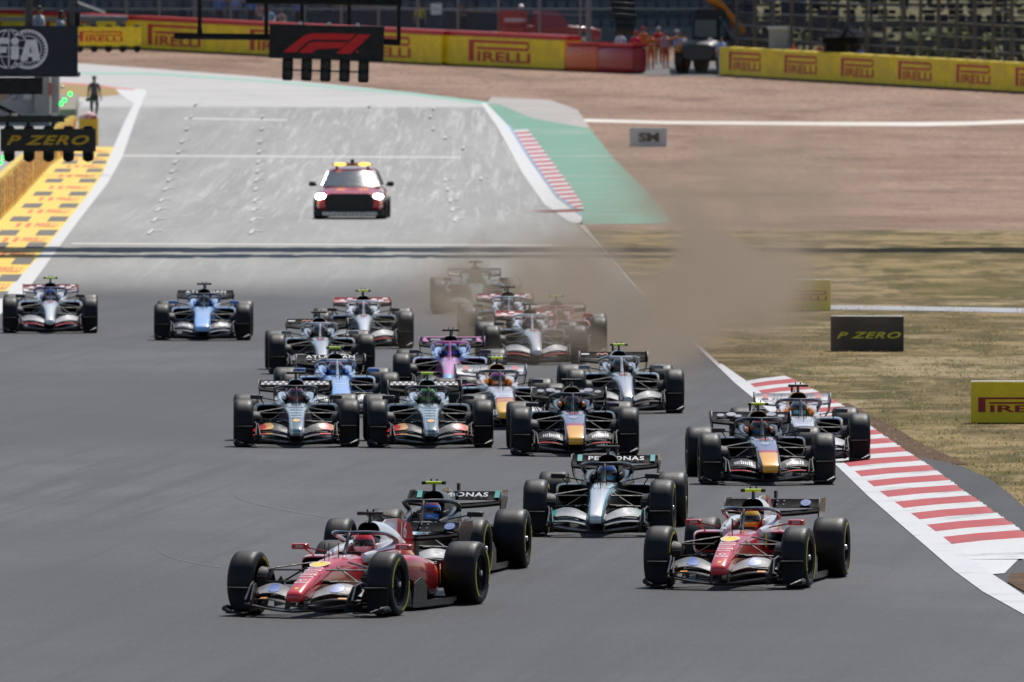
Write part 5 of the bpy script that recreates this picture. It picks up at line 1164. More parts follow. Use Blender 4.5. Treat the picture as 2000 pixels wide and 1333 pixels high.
for sx in (-1, 1):
    for y in (-1.25, 1.35):
        mb = MB(); mb.lathe([(-.22, .3), (-.24, .5), (-.18, .62), (.18, .62), (.24, .5), (.22, .3)], 24, 'x'); w = mb.build("wheel", M_RUBBER, t, (sx * 1.0, y, .62))
        mb = MB(); mb.lathe([(-.14, .34), (-.2, .30), (-.12, .10), (.12, .10), (.2, .30), (.14, .34)], 20, 'x', closed=True); mb.build("rim", OB, w)
        mb = MB(); mb.tube([(sx * 1.0 + 0 * k, y + math.cos(a) * .74, .62 + math.sin(a) * .74) for k, a in enumerate(lin(.3, 2.6, 8))], [.07] * 9, 6, 0, 2.6); mb.build("mudguard", OB if y < 0 else DK, t)
for sx in (-1, 1): mb = MB(); mb.box((sx * .62, -2.0, 1.55), (.2, .1, .16)); mb.build("headlight", M_ALU, t)
mb = MB(); mb.tube([(-.9, -1.6, 1.7), (-1.45, -2.2, 1.55)], .06, 6); mb.build("mirror_arm", OB, t)

world_grid('raised_hardstanding', [-3.2, 0, 3.6], [756, 760, 768, 775], M_CONC, 0, .75)
q = at(1075, 139); q.y += 8; q.z = gz(q.y) + .76
t = thing("pickup_truck", "red recovery pickup parked behind the long yellow barrier", "truck", q, R(8))
RP = plain((.30, .012, .02), .35, 0, .6)
mb = MB(); prof = [(-2.3, .45), (2.25, .45), (2.3, .9), (1.9, 1.02), (1.0, 1.10), (.45, 1.12), (-.1, 1.12), (-2.3, 1.12)]
mb.prism(prof, (0, -.9, 0), (1, 0, 0), (0, 0, 1), -1.8); o = mb.build("body", RP, t); bv = o.modifiers.new("b", 'BEVEL'); bv.width = .08; bv.segments = 2
mb = MB(); mb.loft([[Vector((x, y * k, z)) for x, y in ((x0, -.82), (x1, -.82), (x1, .82), (x0, .82))] for z, x0, x1, k in ((1.1, -.9, .85, 1), (1.72, -.72, .35, .86), (1.80, -.6, .2, .8))]); mb.build("cab", RP, t)
mb = MB(); mb.prism([(-.72, 1.18), (.62, 1.18), (.26, 1.66), (-.62, 1.66)], (0, -.79, 0), (1, 0, .0), (0, .16, 1), .03); mb.build("side_window", M_GLASS, t)
mb = MB(); mb.box((-1.75, 0, 1.45), (1.2, 1.5, .75)); mb.build("rear_box", RP, t); mb = MB(); mb.box((-1.75, -.76, 1.38), (1.0, .03, .18)); mb.build("stripe", plain((.5, .42, .48), .5), t)
mb = MB(); mb.lathe([(1.80, .13), (1.9, .13), (1.98, .02)], 12, 'z', (-1.35, 0, .15)); mb.build("beacon", M_WHITE, t)
for x in (-1.45, 1.45):
    for sy in (-1, 1):
        mb = MB(); mb.lathe([(-.12, .22), (-.13, .32), (-.09, .38), (.09, .38), (.13, .32), (.12, .22)], 24, 'y'); w = mb.build("wheel", M_RUBBER, t, (x, sy * .83, .38)); mb = MB(); mb.lathe([(-.1, .24), (-.11, .05), (.11, .05), (.1, .24)], 16, 'y'); mb.build("rim", M_ALU, w)
for sy in (-1, 1): mb = MB(); mb.box((2.22, sy * .62, .86), (.14, .34, .16)); mb.build("headlight", M_WHITE, t)

# ------------------------------------------------------------------ red estate car with light bar
p = at(688, 427); t = thing("medical_car", "red estate car with lit headlights and amber roof light bar following the field", "car", p, R(-1.5))
RC = paint((.52, .022, .03), .25)
mb = MB(); mb.loft([srr(y, 0, (a + b) / 2, w, (b - a) / 2, 4.2, 30, .9) for y, a, b, w in ((-2.42, .42, .72, .74), (-2.36, .30, .86, .86), (-2.1, .24, .96, .93), (-1.5, .22, 1.04, .965), (-1.0, .22, 1.075, .97), (-.8, .22, 1.08, .975), (.4, .22, 1.10, .975), (1.7, .22, 1.12, .97), (2.2, .28, 1.06, .92), (2.42, .40, .95, .80))]); mb.build("body", RC, t)
mb = MB(); mb.loft([[Vector((x * k, y, z)) for x, y in ((-.80, y0), (.80, y0), (.80, y1), (-.80, y1))] for z, y0, y1, k in ((1.05, -.86, 2.3, 1), (1.58, -.02, 1.85, .80), (1.66, .25, 1.6, .70))]); o = mb.build("cabin", RC, t); bv = o.modifiers.new("b", 'BEVEL'); bv.width = .05; bv.segments = 3
def onplane(a, b, c, d, m, nm, par):
    mb = MB(); mb.add([a, b, c, d], [(0, 1, 2, 3)]); o = mb.build(nm, m, par, smooth=0); sd = o.modifiers.new("s", 'SOLIDIFY'); sd.thickness = .02; sd.offset = 0; return o
wsg = plain((.10, .12, .135), .16, 0, .6)
mb = MB(); gr = [[Vector((x * (.80 - .155 * v), -1.08 + .80 * v + .26 * x * x, 1.085 + .50 * v)) for x in lin(-1, 1, 12)] for v in lin(0, 1, 5)]
mb.add([p_ for r_ in gr for p_ in r_], [(i * 13 + j, i * 13 + j + 1, (i + 1) * 13 + j + 1, (i + 1) * 13 + j) for i in range(5) for j in range(12)]); mb.build("windscreen", wsg, t)
for sx in (-1, 1): onplane((sx * .795, -.8, 1.12), (sx * .795, 1.9, 1.12), (sx * .655, 1.6, 1.56), (sx * .655, -.1, 1.56), wsg, "side_window", t)
mb = MB(); mb.prism([(-.60, .30), (.60, .30), (.66, .50), (.64, .78), (.50, .86), (-.50, .86), (-.64, .78), (-.66, .50)], (0, -2.43, 0), (1, 0, 0), (0, 0, 1), -.05); g = mb.build("grille", plain((.012, .014, .014), .6), t)
for k in range(8): mb = MB(); mb.box((0, -2.44, .36 + .058 * k), (1.18, .02, .014)); mb.build("slat", plain((.035, .038, .038), .45), g)
mb = MB(); mb.box((0, -2.38, .22), (1.86, .20, .22)); mb.build("bumper", plain((.012, .013, .013), .6), t)
mb = MB(); x = -.72
while x < .70: q_ = random.uniform(.05, .10); mb.flat(poly2d([(x, -.055), (x + q_, -.055), (x + q_, random.uniform(.03, .06)), (x, .055)]), (0, -2.487, .20), (1, 0, 0), (0, 0, 1)); x += q_ + .018
mb.build("lettering", plain((.75, .75, .68), .6), t, smooth=0)
for sx in (-1, 1):
    mb = MB(); mb.loft([srr(y, sx * .76, .76, w, h, 2.2, 14) for y, w, h in ((-2.26, .16, .10), (-2.36, .15, .095), (-2.40, .10, .06))]); hl_ = mb.build("headlight", emit((1, .97, .86), 30 if sx < 0 else 10), t)
    mb = MB(); mb.tube([(sx * .93, -.72, 1.10), (sx * 1.0, -.72, 1.14)], .03, 6); mi = mb.build("mirror", M_BLACK, t); mb = MB(); mb.loft([srr(y, sx * 1.06, 1.16, .10 * k, .085 * k, 2.6, 14) for y, k in ((-.80, .6), (-.76, 1), (-.66, 1), (-.62, .8))]); mb.build("mirror_shell", M_BLACK, mi)
    for y in (-1.5, 1.45):
        mb = MB(); mb.lathe([(-.14, .24), (-.15, .33), (-.11, .365), (.11, .365), (.15, .33), (.14, .24)], 28, 'x'); w = mb.build("wheel", M_RUBBER, t, (sx * .84, y, .365)); mb = MB(); mb.lathe([(-.1, .25), (-.06, .06), (.08, .06), (.13, .25)], 20, 'x'); mb.build("rim", M_STEEL, w)
mb = MB(); mb.loft([srr(y, 0, 1.80, w, h, 3, 16) for y, w, h in ((-.02, .5, .03), (.04, .56, .055), (.26, .56, .055), (.32, .5, .03))]); lb = mb.build("light_bar", plain((.30, .08, .02), .3, 0, .5), t)
for sx in (-1, 1): mb = MB(); mb.loft([srr(y, sx * .33, 1.80, w, h, 2.4, 14) for y, w, h in ((-.07, .14, .035), (-.02, .17, .05), (.10, .17, .05))]); mb.build("amber_lamp", emit((1, .46, .06), 3), lb)
for sx in (-.42, .42): mb = MB(); mb.box((sx, .15, 1.70), (.06, .1, .12)); mb.build("bracket", M_BLACK, t)
mb = MB(); mb.tube([(0, .15, 1.84), (0, .15, 1.95)], .05, 8); mb.tube([(0, .05, 1.93), (0, .25, 1.93)], .045, 8); mb.build("roof_camera", M_DARK, t); t.scale = (1.09, 1, .89)
# ------------------------------------------------------------------ start gantry across the straight (beams just above the picture) and what hangs from it
GD = 420.0
t = thing("start_gantry", "black hanging frame of the start gantry carrying the light panels over the straight", "gantry", (0, GD, 0))
for y, x0, x1, w in ((1.6, -22, 30, 7.2), (-8.0, -22, 8.5, 4.4)):
    mb = MB(); x = x0
    while x < x1: wx = random.uniform(.25, .9); mb.box((x + wx / 2, y + random.uniform(-.5, .5), 10.3), (wx - .002, w + random.uniform(-1.2, 1.4), .5)); x += wx
    kind(mb.build("shadow_deck", M_STEEL_D, t), 'stuff')  # unseen decks, widths and ragged edges made up to cast the shadow bands
for y in (-1.0, 1.0):
    mb = MB(); mb.tube([(-22, y, 9.2), (30, y, 9.2)], .12, 8); mb.build("chord", M_DARK, t)
for x in (-22, 30):
    for y in (-9, 4): mb = MB(); mb.tube([(x, y, 0), (x, y, 10.1)], .3, 12); mb.build("tower_leg", M_DARK, t)
def gbar(a, b, r, nm):
    A, B = hang(*a, GD) - t.location, hang(*b, GD) - t.location
    mb = MB(); mb.tube([A, B], r, 8); return mb.build(nm, M_BLACK, t)
gbar((340, 71), (527, 73), .085, "frame_bar"); gbar((748, 82), (782, 84), .085, "frame_bar"); gbar((480, 2), (785, 6), .085, "frame_bar")
for x, y in ((390, 70), (520, 72), (590, 50), (682, 50), (779, 82)): gbar((x, y), (x, -60), .055, "hanger")
mb = MB(); A = hang(390, 62, GD) - t.location; mb.box(A, (.14, .16, .16)); mb.build("clamp", M_BLACK, t)
# the red lettered start light panel
def panel_frame(px0, px1, py0, py1, d):
    a, b = hang(px0, py1, d), hang(px1, py0, d); return (a + b) / 2, b.x - a.x, b.z - a.z
S = GD / FPX
c, w, h = panel_frame(526, 750, 50, 117, GD - .3)
lp = thing("start_lights", "black start light panel with red F1 emblem and five unlit lamp columns", "light panel", c); lp.rotation_euler = (0, R(1.6), 0)
mb = MB(); mb.box((0, 0, 0), (w, .35, h)); o = mb.build("panel", plain((.008, .008, .01), .55), lp)
Z = lambda x, y: ((x - 1127) / 3.333 * S, -(y - 278) / 3.333 * S)
mb = MB()
Z2 = lambda x, y: Z(x, y - (x - 1127) * .027)
for pl in ([(845, 340), (965, 243), (995, 226), (1040, 217), (1320, 222), (1276, 262), (1050, 258), (1015, 266), (985, 286), (930, 342)], [(945, 345), (1003, 292), (1020, 279), (1050, 273), (1266, 275), (1222, 315), (1085, 319), (1056, 326), (1032, 347)], [(1332, 223), (1415, 227), (1283, 352), (1188, 350)]):
    mb.flat(poly2d([Z2(*p_) for p_ in pl]), (0, -.182, 0), (1, 0, 0), (0, 0, 1))
mb.flat(disc2d(.035, 12, Z2(1328, 338)), (0, -.182, 0), (1, 0, 0), (0, 0, 1)); mb.build("emblem", plain((.92, .014, .018), .5), lp, smooth=0)
for k in range(5):
    x = (-249 + 123.5 * k) / 3.333 * S; zc = -(h / 2 + .28)
    mb = MB(); mb.box((x, 0, zc), (.285, .30, .60)); o = mb.build("lamp_column", M_BLACK, lp); bv = o.modifiers.new("b", 'BEVEL'); bv.width = .06; bv.segments = 3
    for j in (-.13, .13):
        mb = MB(); mb.lathe([(-.16, .115), (-.30, .125), (-.30, .112), (-.165, .10), (-.16, .002)], 18, 'y', (x, 0, zc + j)); mb.build("lamp", plain((.012, .012, .014), .35), o)
mb = MB(); mb.tube([(-249 / 3.333 * S, .1, -(h / 2 + .30)), (245 / 3.333 * S, .1, -(h / 2 + .30))], .025, 6); mb.build("tie_bar", M_STEEL, lp)
for k in range(3): mb = MB(); mb.lathe([(0, .05), (.08, .04), (.09, .002)], 8, 'z', (-.7 + .75 * k, 0, h / 2)); mb.build("fixing", M_ALU, lp)

# marshals' starting rostrum with the federation sign
RD_ = 414.0
a, b = hang(-420, 150, RD_), hang(152, 51, RD_)
t = thing("rostrum", "dark navy starter's rostrum with white FIA emblem", "platform", ((a.x + b.x) / 2, RD_, a.z)); w, h = b.x - a.x, b.z - a.z
mb = MB(); mb.box((0, 0, h / 2), (w, .08, h)); mb.build("sign_panel", plain((.006, .009, .030), .5), t)
mb = MB(); mb.box((0, 1.2, .05), (w, 2.3, .12)); mb.build("platform_floor", M_STEEL_D, t)
c1 = hang(82, 167, RD_); mb = MB(); A = hang(-420, 184, RD_); B = hang(82, 150, RD_); mb.box(((A.x + B.x) / 2 - t.location.x, .5, (A.z - a.z) / 2 - .02), (B.x - A.x, 1.0, a.z - A.z - .02)); mb.build("under_box", M_BLACK, t)
for px, r_ in ((56, .105), (140, .075)):
    q = hang(px, 60, RD_ + .2) - t.location; mb = MB(); mb.tube([(q.x, .25, h * .5), (q.x, .25, h + 2.2)], r_, 8); mb.build("post", plain((.06, .062, .068), .5), t)
q = hang(46, 0, RD_) - t.location; mb = MB(); mb.tube([(q.x - .1, .25, h + 1.0), (q.x + .16, .25, h + .2)], .05, 6); mb.build("stay", M_DARK, t)
q = hang(150, 40, RD_) - t.location; mb = MB(); mb.box((q.x - .1, .7, h + .16), (.34, .5, .36)); mb.build("console", M_BLACK, t)
q = hang(20, 0, RD_); mb = MB(); mb.box((-w / 2 + .5, 1.2, -2.5), (.9, .9, 5)); mb.build("support_tower", M_DARK, t)
zf = lambda x, y: hang(x / 6.667, y / 6.667, RD_ - .06) - t.location
k_ = RD_ / FPX / 6.667
mb = MB(); gx = zf(115, 640); ex = zf(365, 645)
mb.flat(ring2d(.235 / .235 * 240 * k_, 257 * k_, 48), gx, (1, 0, 0), (0, 0, 1))
for sc_ in (.45,):
    rr = ring2d(238 * k_, 254 * k_, 40); mb.flat(([(x * sc_, y) for x, y in rr[0]], rr[1]), gx, (1, 0, 0), (0, 0, 1))
mb.flat(poly2d([(-7 * k_, -245 * k_), (7 * k_, -245 * k_), (7 * k_, 245 * k_), (-7 * k_, 245 * k_)]), gx, (1, 0, 0), (0, 0, 1))
for yy in (-100, 10, 112): mb.flat(poly2d([(-230 * k_, (yy - 5) * k_), (230 * k_, (yy - 5) * k_), (230 * k_, (yy + 5) * k_), (-230 * k_, (yy + 5) * k_)]), gx, (1, 0, 0), (0, 0, 1))
mb.flat(ring2d(228 * k_, 258 * k_, 40, (0, 0), -2.3, 2.3), ex, (1, 0, 0), (0, 0, 1))
for i in range(22):
    a_ = -2.1 + 4.2 * i / 21; mb.flat(([(math.cos(a_ + da) * rr_ * k_, math.sin(a_ + da) * rr_ * k_) for da, rr_ in ((-.05, 230), (.05, 230), (.03, 200), (-.03, 200))], [(0, 1, 2, 3)]), ex, (1, 0, 0), (0, 0, 1))
mb.flat(ring2d(168 * k_, 180 * k_, 36, (0, 0), -2.0, 2.0), ex, (1, 0, 0), (0, 0, 1))
up = Vector((0, -.012, 0))
TL_ = lambda pts: mb.flat(poly2d([((x - 115) * k_, -(y - 640) * k_) for x, y in pts]), gx + up, (1, 0, 0), (0, 0, 1))
TL_([(-105, 495), (118, 495), (112, 575), (-20, 575), (-30, 610), (90, 610), (82, 690), (-48, 690), (-80, 800), (-190, 800)])
TL_([(142, 600), (245, 600), (245, 775), (142, 775)]); mb.flat(disc2d(52 * k_, 20, ((195 - 115) * k_, -(540 - 640) * k_)), gx + up, (1, 0, 0), (0, 0, 1))
TL_([(340, 520), (475, 520), (530, 795), (425, 795), (415, 745), (370, 745), (355, 795), (262, 795)])
mb.build("emblem", plain((.85, .86, .92), .55), t, smooth=0)
mb = MB(); mb.flat(poly2d([((x - 115) * k_, -(y - 640) * k_) for x, y in [(400, 600), (408, 690), (385, 690)]]), gx + up * 1.6, (1, 0, 0), (0, 0, 1)); mb.build("emblem", M_NAVY, t, smooth=0)
q = hang(76, 50, RD_ + .9); person("person in white shirt with back turned on the rostrum", (q.x, q.y, a.z + .12), 'stand', (.55, .56, .68), (.05, .05, .06), R(60), None, "officials on the rostrum", 1.0)
q = hang(119, 50, RD_ + .8); person("person in white shirt facing the track on the rostrum", (q.x, q.y, a.z + .0), 'lean', (.58, .60, .74), (.05, .05, .06), R(95), None, "officials on the rostrum", 1.0)

def light_row(label, px0, px1, py0, py1, d, mat, draw, n, lamp_w, drop, top=True, first=None, beam=None, letters=None):
    c, w, h = panel_frame(px0, px1, py0, py1, d); t = thing("signal_lights", label, "light panel", c); s_ = d / FPX
    mb = MB(); mb.box((0, 0, 0), (w, .30, h)); mb.build("panel", mat, t)
    mb = MB()
    for f in draw: mb.flat(f, (0, -.158, 0), (1, 0, 0), (0, 0, 1))
    mb.build("lettering", letters, t, smooth=0)
    for k in range(n):
        x = (first[0] + first[1] * k) * s_
        mb = MB(); mb.box((x, 0, -h / 2 - drop / 2 + .1), (lamp_w, .28, drop + .2)); o = mb.build("lamp_housing", plain((.018, .018, .02), .5), t); bv = o.modifiers.new("b", 'BEVEL'); bv.width = lamp_w * .3; bv.segments = 3
        mb = MB(); mb.lathe([(-.14, lamp_w * .40), (-.24, lamp_w * .42), (-.24, lamp_w * .36), (-.15, lamp_w * .30), (-.145, .002)], 16, 'y', (x, 0, -h / 2 - drop * .6)); mb.build("lamp", M_BLACK, o)
        if top: mb = MB(); mb.lathe([(h / 2, lamp_w * .5), (h / 2 + .07, lamp_w * .35), (h / 2 + .08, .002)], 12, 'z', (x, 0, 0)); mb.build("cap", M_DARK, t)
    return t
G3 = 418.0
t3 = light_row("black light panel with yellow P ZERO lettering over the painted pit exit", 1, 187, 252, 296, G3, plain((.020, .021, .023), .5), [text2d("P ZERO", 162 * G3 / FPX, 19 * G3 / FPX, .03, .35, 1.15)], 5, .30, .26, True, (-76, 38.6), None, plain((.85, .52, .02), .5))
g = thing("light_mast", "dark grey mast arm with white rail holding the P ZERO light panel", "mast", hang(-60, 233, G3 + .1))
mb = MB(); mb.box((1.05, 0, 0), (2.6 + .3, .22, .17)); mb.build("arm", plain((.035, .037, .04), .5), g)
mb = MB(); mb.tube([(.95, 0, .12), (2.45, 0, .10)], .032, 6); mb.build("rail", M_WHITE, g)
for x in (1.2, 2.25): mb = MB(); mb.box((x, 0, .1), (.16, .2, .12)); mb.build("clamp", M_ALU, g)
for x in (1.0, 1.55, 2.2): mb = MB(); mb.box((x, .02, -.14), (.09, .08, .14)); mb.build("bracket", M_DARK, g)
for a_, b_ in (((-.1, .55), (1.05, .16)), ((.35, .10), (1.2, .62))): mb = MB(); mb.tube([(a_[0], .05, a_[1]), (b_[0], .05, b_[1])], .035, 6); mb.build("stay", M_WHITE, g)
mb = MB(); mb.tube([(.3, -.04, .56), (1.32, -.04, .08)], .05, 6); mb.build("strut", M_BLACK, g)
mb = MB(); mb.tube([(-.6, 0, -3.3), (-.6, 0, 4)], .2, 10); mb.build("column", M_DARK, g)
G4 = 560.0
t4 = light_row("yellow light panel with red lettering and round lamps hung in front of the far barrier", 153, 275, 53, 90, G4, plain((.88, .60, .015), .5), [([(x - .28, y) for x, y in f[0]], f[1]) for f in logo_long_p(86 * G4 / FPX, 20 * G4 / FPX)], 5, .27, .20, True, (-58, 28), None, plain((.62, .03, .02), .5))
g = thing("light_mast", "grey mast arm with white rail holding the yellow light panel", "mast", hang(150, 38, G4 + .2))
mb = MB(); mb.box((-1.5, 0, 0), (6.6, .3, .15)); mb.build("arm", plain((.10, .105, .10), .5), g)
mb = MB(); mb.tube([(-.1, -.02, .12), (1.78, -.02, .09)], .035, 6); mb.build("rail", M_WHITE, g)
for x in (.5, 1.55): mb = MB(); mb.box((x, 0, -.14), (.36, .1, .18)); mb.build("bracket", plain((.2, .2, .19), .5), g)
mb = MB(); mb.tube([(.03, 0, .62), (1.0, 0, .26)], .04, 6); mb.tube([(.05, .1, .56), (1.02, .1, .2)], .02, 6); mb.build("stay", M_ALU, g)
mb = MB(); mb.tube([(-4.8, 0, -6), (-4.8, 0, 3)], .18, 10); mb.build("column", M_DARK, g)
# black curved loudspeaker stack hanging near the top edge
c = hang(1222, 30, 405); t = thing("hanging_speaker", "black curved loudspeaker stack hanging at the top edge", "speaker", (c.x, c.y, c.z)); t.rotation_euler = (0, R(4), 0)
for k in range(6):
    f = 5 - k; mb = MB(); mb.box((-.10 - .018 * (k ** 1.6) * .55 + .10, .02 * k * k, .40 - .155 * f + .0), (.62 - .03 * f * (f > 3), .45, .145), 0, Matrix.Rotation(R(-3 * f), 3, 'X')); o = mb.build("speaker_box", M_BLACK, t); bv = o.modifiers.new("b", 'BEVEL'); bv.width = .02; bv.segments = 1
mb = MB(); mb.tube([(-.05, 0, .35), (-.05, 0, 2.2)], .03, 6); mb.build("cable", M_BLACK, t)

# ------------------------------------------------------------------ pit wall with yellow and red boards
wall = thing("pit_wall", "low yellow and orange board wall along the pit exit", "wall", at(0, 430))
WP = along([(-160, 600), (-60, 500), (0, 431), (60, 367), (100, 323), (150, 288)]); L = sum((b - a).length for a, b in zip(WP[:-1], WP[1:])); n = 46
yA, yB, rA = plain((.78, .50, .02), .5), plain((.80, .56, .04), .5), plain((.62, .12, .03), .5)
for i in range(n):
    p_, d = place_on_line(WP, L * (i + .5) / n); r = p_ - wall.location; q = Matrix.Rotation(math.atan2(d.y, d.x), 3, 'Z'); hh = 1.22
    mb = MB(); mb.box(r + q @ Vector((0, .12, 0)) + Vector((0, 0, hh / 2)), (L / n - .05, .22, hh), 0, q); mb.build("wall_board", yB if i % 3 else yA, wall)
    mb = MB(); ax, bk = q @ Vector((1, 0, 0)), q @ Vector((0, -1, 0))
    z0 = .10
    while z0 < 1.05:
        u = -L / n * random.uniform(.05, .2); hz_ = random.uniform(.14, .4); mb.prism([(u, z0), (u + L / n * .28, z0), (u + L / n * .28, min(1.12, z0 + hz_)), (u, min(1.12, z0 + hz_))], r + bk * .008, ax, (0, 0, 1), .008); z0 += hz_ + .04
    mb.build("lettering", rA, wall, smooth=0)
b0, b1 = at(152, 287), at(192, 284)
t = thing("barrier_block", "yellow end block with red and white mesh cover at the pit exit wall", "barrier", (b0 + b1) / 2); w = b1.x - b0.x
mb = MB(); mb.box((0, 1.0, .52), (w, 2.0, 1.04)); mb.build("block", plain((.68, .42, .02), .5), t)
mb = MB(); rr = []
for y, k in ((0.05, 1), (1.0, .96), (3.0, .75), (5.0, .5)): rr.append([Vector((x * w / 2 * k - .12 * (1 - k), y, 1.04 + z * (1 + y * .07))) for x, z in ((-1, 0), (-.92, .12), (0, .2), (.92, .12), (1, 0))])
mb.loft(rr); m, nn, ll, b = nmat("mesh_cover"); setp(b, None, .8); f = noise(nn, ll, 9, 3, .7); ll.new(ramp(nn, ll, f, [(.46, (.48, .06, .07)), (.56, (.72, .66, .64))]), b.inputs['Base Color']); mb.build("cover", m, t)
# marshal post, cabinets and green lamps behind the wall
q = at(98, 246); t = thing("marshal_post", "grey concrete marshal post behind the pit exit wall", "post", q)
mb = MB(); mb.box((-.32, 0, 1.1), (.62, .8, 2.2)); mb.build("pillar", plain((.30, .29, .27), .8), t); mb = MB(); mb.box((.2, .3, 1.1), (.34, .8, 2.3)); mb.build("pillar", plain((.38, .36, .33), .8), t)
mb = MB(); mb.box((.02, -.42, 1.5), (.12, .05, .5)); mb.build("notice", plain((.45, .10, .08), .6), t)
mb = MB(); mb.box((-1.5, .5, .9), (1.7, .8, 1.8)); mb.build("wall_panel", plain((.34, .33, .33), .8), t)
for k in range(3): mb = MB(); mb.box((-2.1 + .6 * k, .0, 1.3), (.35, .06, .5)); mb.build("screen", (plain((.42, .22, .10), .6), plain((.2, .18, .26), .6), plain((.5, .5, .5), .6))[k], t)
q = at(128, 240); t = thing("light_rail", "brown rail block with a slanting row of green lamps beside the pit exit", "signal", q)
mb = MB(); mb.add([(-.45, 0, 0), (.42, 0, 0), (.42, 3, 0), (-.45, 3, 0), (-.45, 0, .55), (.42, 0, .55), (.46, 3, 1.15), (-.30, 3, 1.15)], [(0, 1, 5, 4), (1, 2, 6, 5), (4, 5, 6, 7), (3, 0, 4, 7), (2, 3, 7, 6)]); mb.build("rail_block", plain((.27, .25, .19), .8), t)
GL = emit((.01, .9, .16), 1.7)
for px, py in ((111, 212), (119, 203), (126, 196), (137, 184)):
    c = hang(px, py, q.y - .3) - q; mb = MB(); mb.lathe([(-.06, .075), (0, .085), (.06, .06), (.08, .002)], 12, 'y', c); mb.build("green_lamp", GL, t)
for px, py in ((81, 212), (95, 198), (108, 185), (122, 171)): c = hang(px, py, q.y - .3) - q; mb = MB(); mb.lathe([(-.05, .05), (0, .07), (.05, .05), (.06, .002)], 10, 'y', c); mb.build("clear_lamp", M_ALU, t)
q = at(14, 420); t = thing("signal_box", "small grey signal box with green lamps behind the yellow wall", "signal", q + Vector((-.9, 4, 0)))
mb = MB(); mb.box((0, 0, .95), (.7, .4, 1.9)); mb.build("housing", plain((.28, .26, .22), .8), t)
for px, py in ((7, 308), (1, 318)): c = hang(px, py, t.location.y - .3) - t.location; mb = MB(); mb.lathe([(-.06, .05), (0, .06), (.06, .04), (.07, .002)], 12, 'y', c); mb.build("green_lamp", GL, t)
q = at(118, 300); t = thing("marker_block", "small orange block on the pit exit wall", "block", hang(119, 247, q.y))
mb = MB(); mb.box((0, 0, 0), (.22, .3, .2)); mb.build("block", plain((.70, .25, .03), .5), t); mb = MB(); mb.box((0, 0, -.6), (.08, .08, 1.0)); mb.build("stand", M_DARK, t)
q = at(184, 232); person("person in dark vest and cap walking beside the pit exit", q, 'walk', (.10, .085, .10), (.04, .06, .05), R(12), (.10, .10, .11))
d = thing("flag", "rolled dark green flag held by the walking person", "flag", hang(172, 196, q.y - .2)); mb = MB(); mb.tube([(-.10, 0, .0), (.12, 0, .05), (.30, 0, -.02)], [.05, .09, .04], 8); mb.build("cloth", plain((.03, .10, .05), .8), d); mb = MB(); mb.tube([(-.1, 0, 0), (.45, 0, -.02)], .012, 5); mb.build("stick", M_WHITE, d)

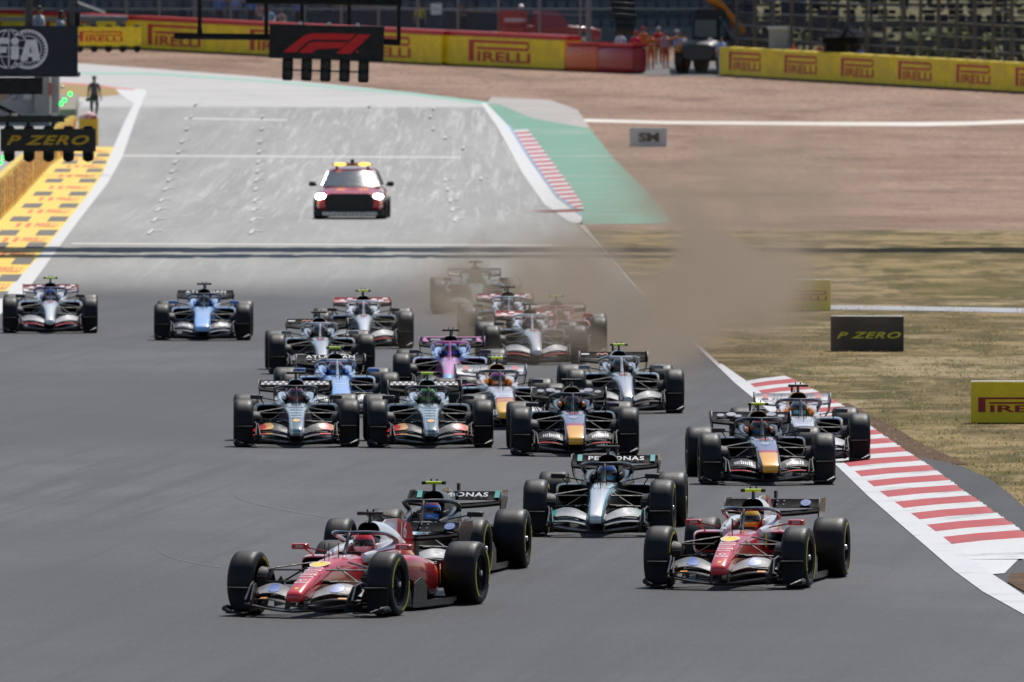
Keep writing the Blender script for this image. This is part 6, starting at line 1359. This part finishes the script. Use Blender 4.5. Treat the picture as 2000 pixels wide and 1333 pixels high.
# ------------------------------------------------------------------ dust thrown up at the edge of the grass, and the air over the circuit
def dust():
    x0, x1, y0, y1, z0, z1 = -4.5, 11, 262, 420, .03, 6.5
    mb = MB(); mb.box(((x0 + x1) / 2, (y0 + y1) / 2, (z0 + z1) / 2), (x1 - x0, y1 - y0, z1 - z0)); m = bpy.data.materials.new("dust"); m.use_nodes = True; n, l = m.node_tree.nodes, m.node_tree.links
    for nd in list(n):
        if nd.type == 'BSDF_PRINCIPLED': n.remove(nd)
    out = [k for k in n if k.type == 'OUTPUT_MATERIAL'][0]; pv = n.new('ShaderNodeVolumePrincipled'); l.new(pv.outputs[0], out.inputs['Volume'])
    pv.inputs['Color'].default_value = (.47, .385, .30, 1); pv.inputs['Anisotropy'].default_value = .15
    tc = n.new('ShaderNodeTexCoord'); sep = n.new('ShaderNodeSeparateXYZ'); l.new(tc.outputs['Object'], sep.inputs[0])
    nz = n.new('ShaderNodeTexNoise'); nz.inputs['Scale'].default_value = .55; nz.inputs['Detail'].default_value = 2; mp = n.new('ShaderNodeMapping'); mp.inputs['Scale'].default_value = (1, .05, 1.1); l.new(tc.outputs['Object'], mp.inputs[0]); l.new(mp.outputs[0], nz.inputs['Vector'])
    nz2 = n.new('ShaderNodeTexNoise'); nz2.inputs['Scale'].default_value = 1.3; nz2.inputs['Detail'].default_value = 2; mp2 = n.new('ShaderNodeMapping'); mp2.inputs['Scale'].default_value = (.55, .02, .75); mp2.inputs['Rotation'].default_value = (0, R(25), 0); l.new(tc.outputs['Object'], mp2.inputs[0]); l.new(mp2.outputs[0], nz2.inputs['Vector'])
    nv = math_(n, l, 'SUBTRACT', nz.outputs['Fac'], .5)
    xs_ = math_(n, l, 'SUBTRACT', sep.outputs[0], math_(n, l, 'MULTIPLY', math_(n, l, 'SUBTRACT', sep.outputs[2], 1.0), .45))
    tot = None
    for (cx, cy, cz, rx, ry, rz, k) in DUST:
        q = None
        for ax, c_, r_ in ((0, cx, rx), (1, cy, ry), (2, cz, rz)):
            d = math_(n, l, 'DIVIDE', math_(n, l, 'SUBTRACT', xs_ if ax == 0 else sep.outputs[ax], c_), r_); d = math_(n, l, 'MULTIPLY', d, d); q = d if q is None else math_(n, l, 'ADD', q, d)
        q = math_(n, l, 'ADD', q, math_(n, l, 'MULTIPLY', nv, 3.0))
        g = math_(n, l, 'MULTIPLY', math_(n, l, 'POWER', math.exp(-1.0), math_(n, l, 'MAXIMUM', math_(n, l, 'MULTIPLY', q, 2.5), -.4)), k * 1.35); tot = g if tot is None else math_(n, l, 'ADD', tot, g)
    l.new(math_(n, l, 'MULTIPLY', tot, maprange(n, l, nz2.outputs['Fac'], .36, .62, .06, 2.0)), pv.inputs['Density'])
    o = mb.build("dust_cloud", m, smooth=0); kind(o, 'stuff')
DUST = [(2.9, 303, .7, 2.9, 30, 2.3, .075), (3.3, 312, 2.2, 2.6, 32, 2.2, .016), (3.4, 345, 2.0, 3.0, 50, 2.5, .0065), (4.3, 345, 1.8, 2.4, 30, 2.4, .006), (1.0, 304, .6, 2.5, 23, 1.5, .038), (-.2, 324, .6, 2.4, 26, 1.6, .019)]
dust()
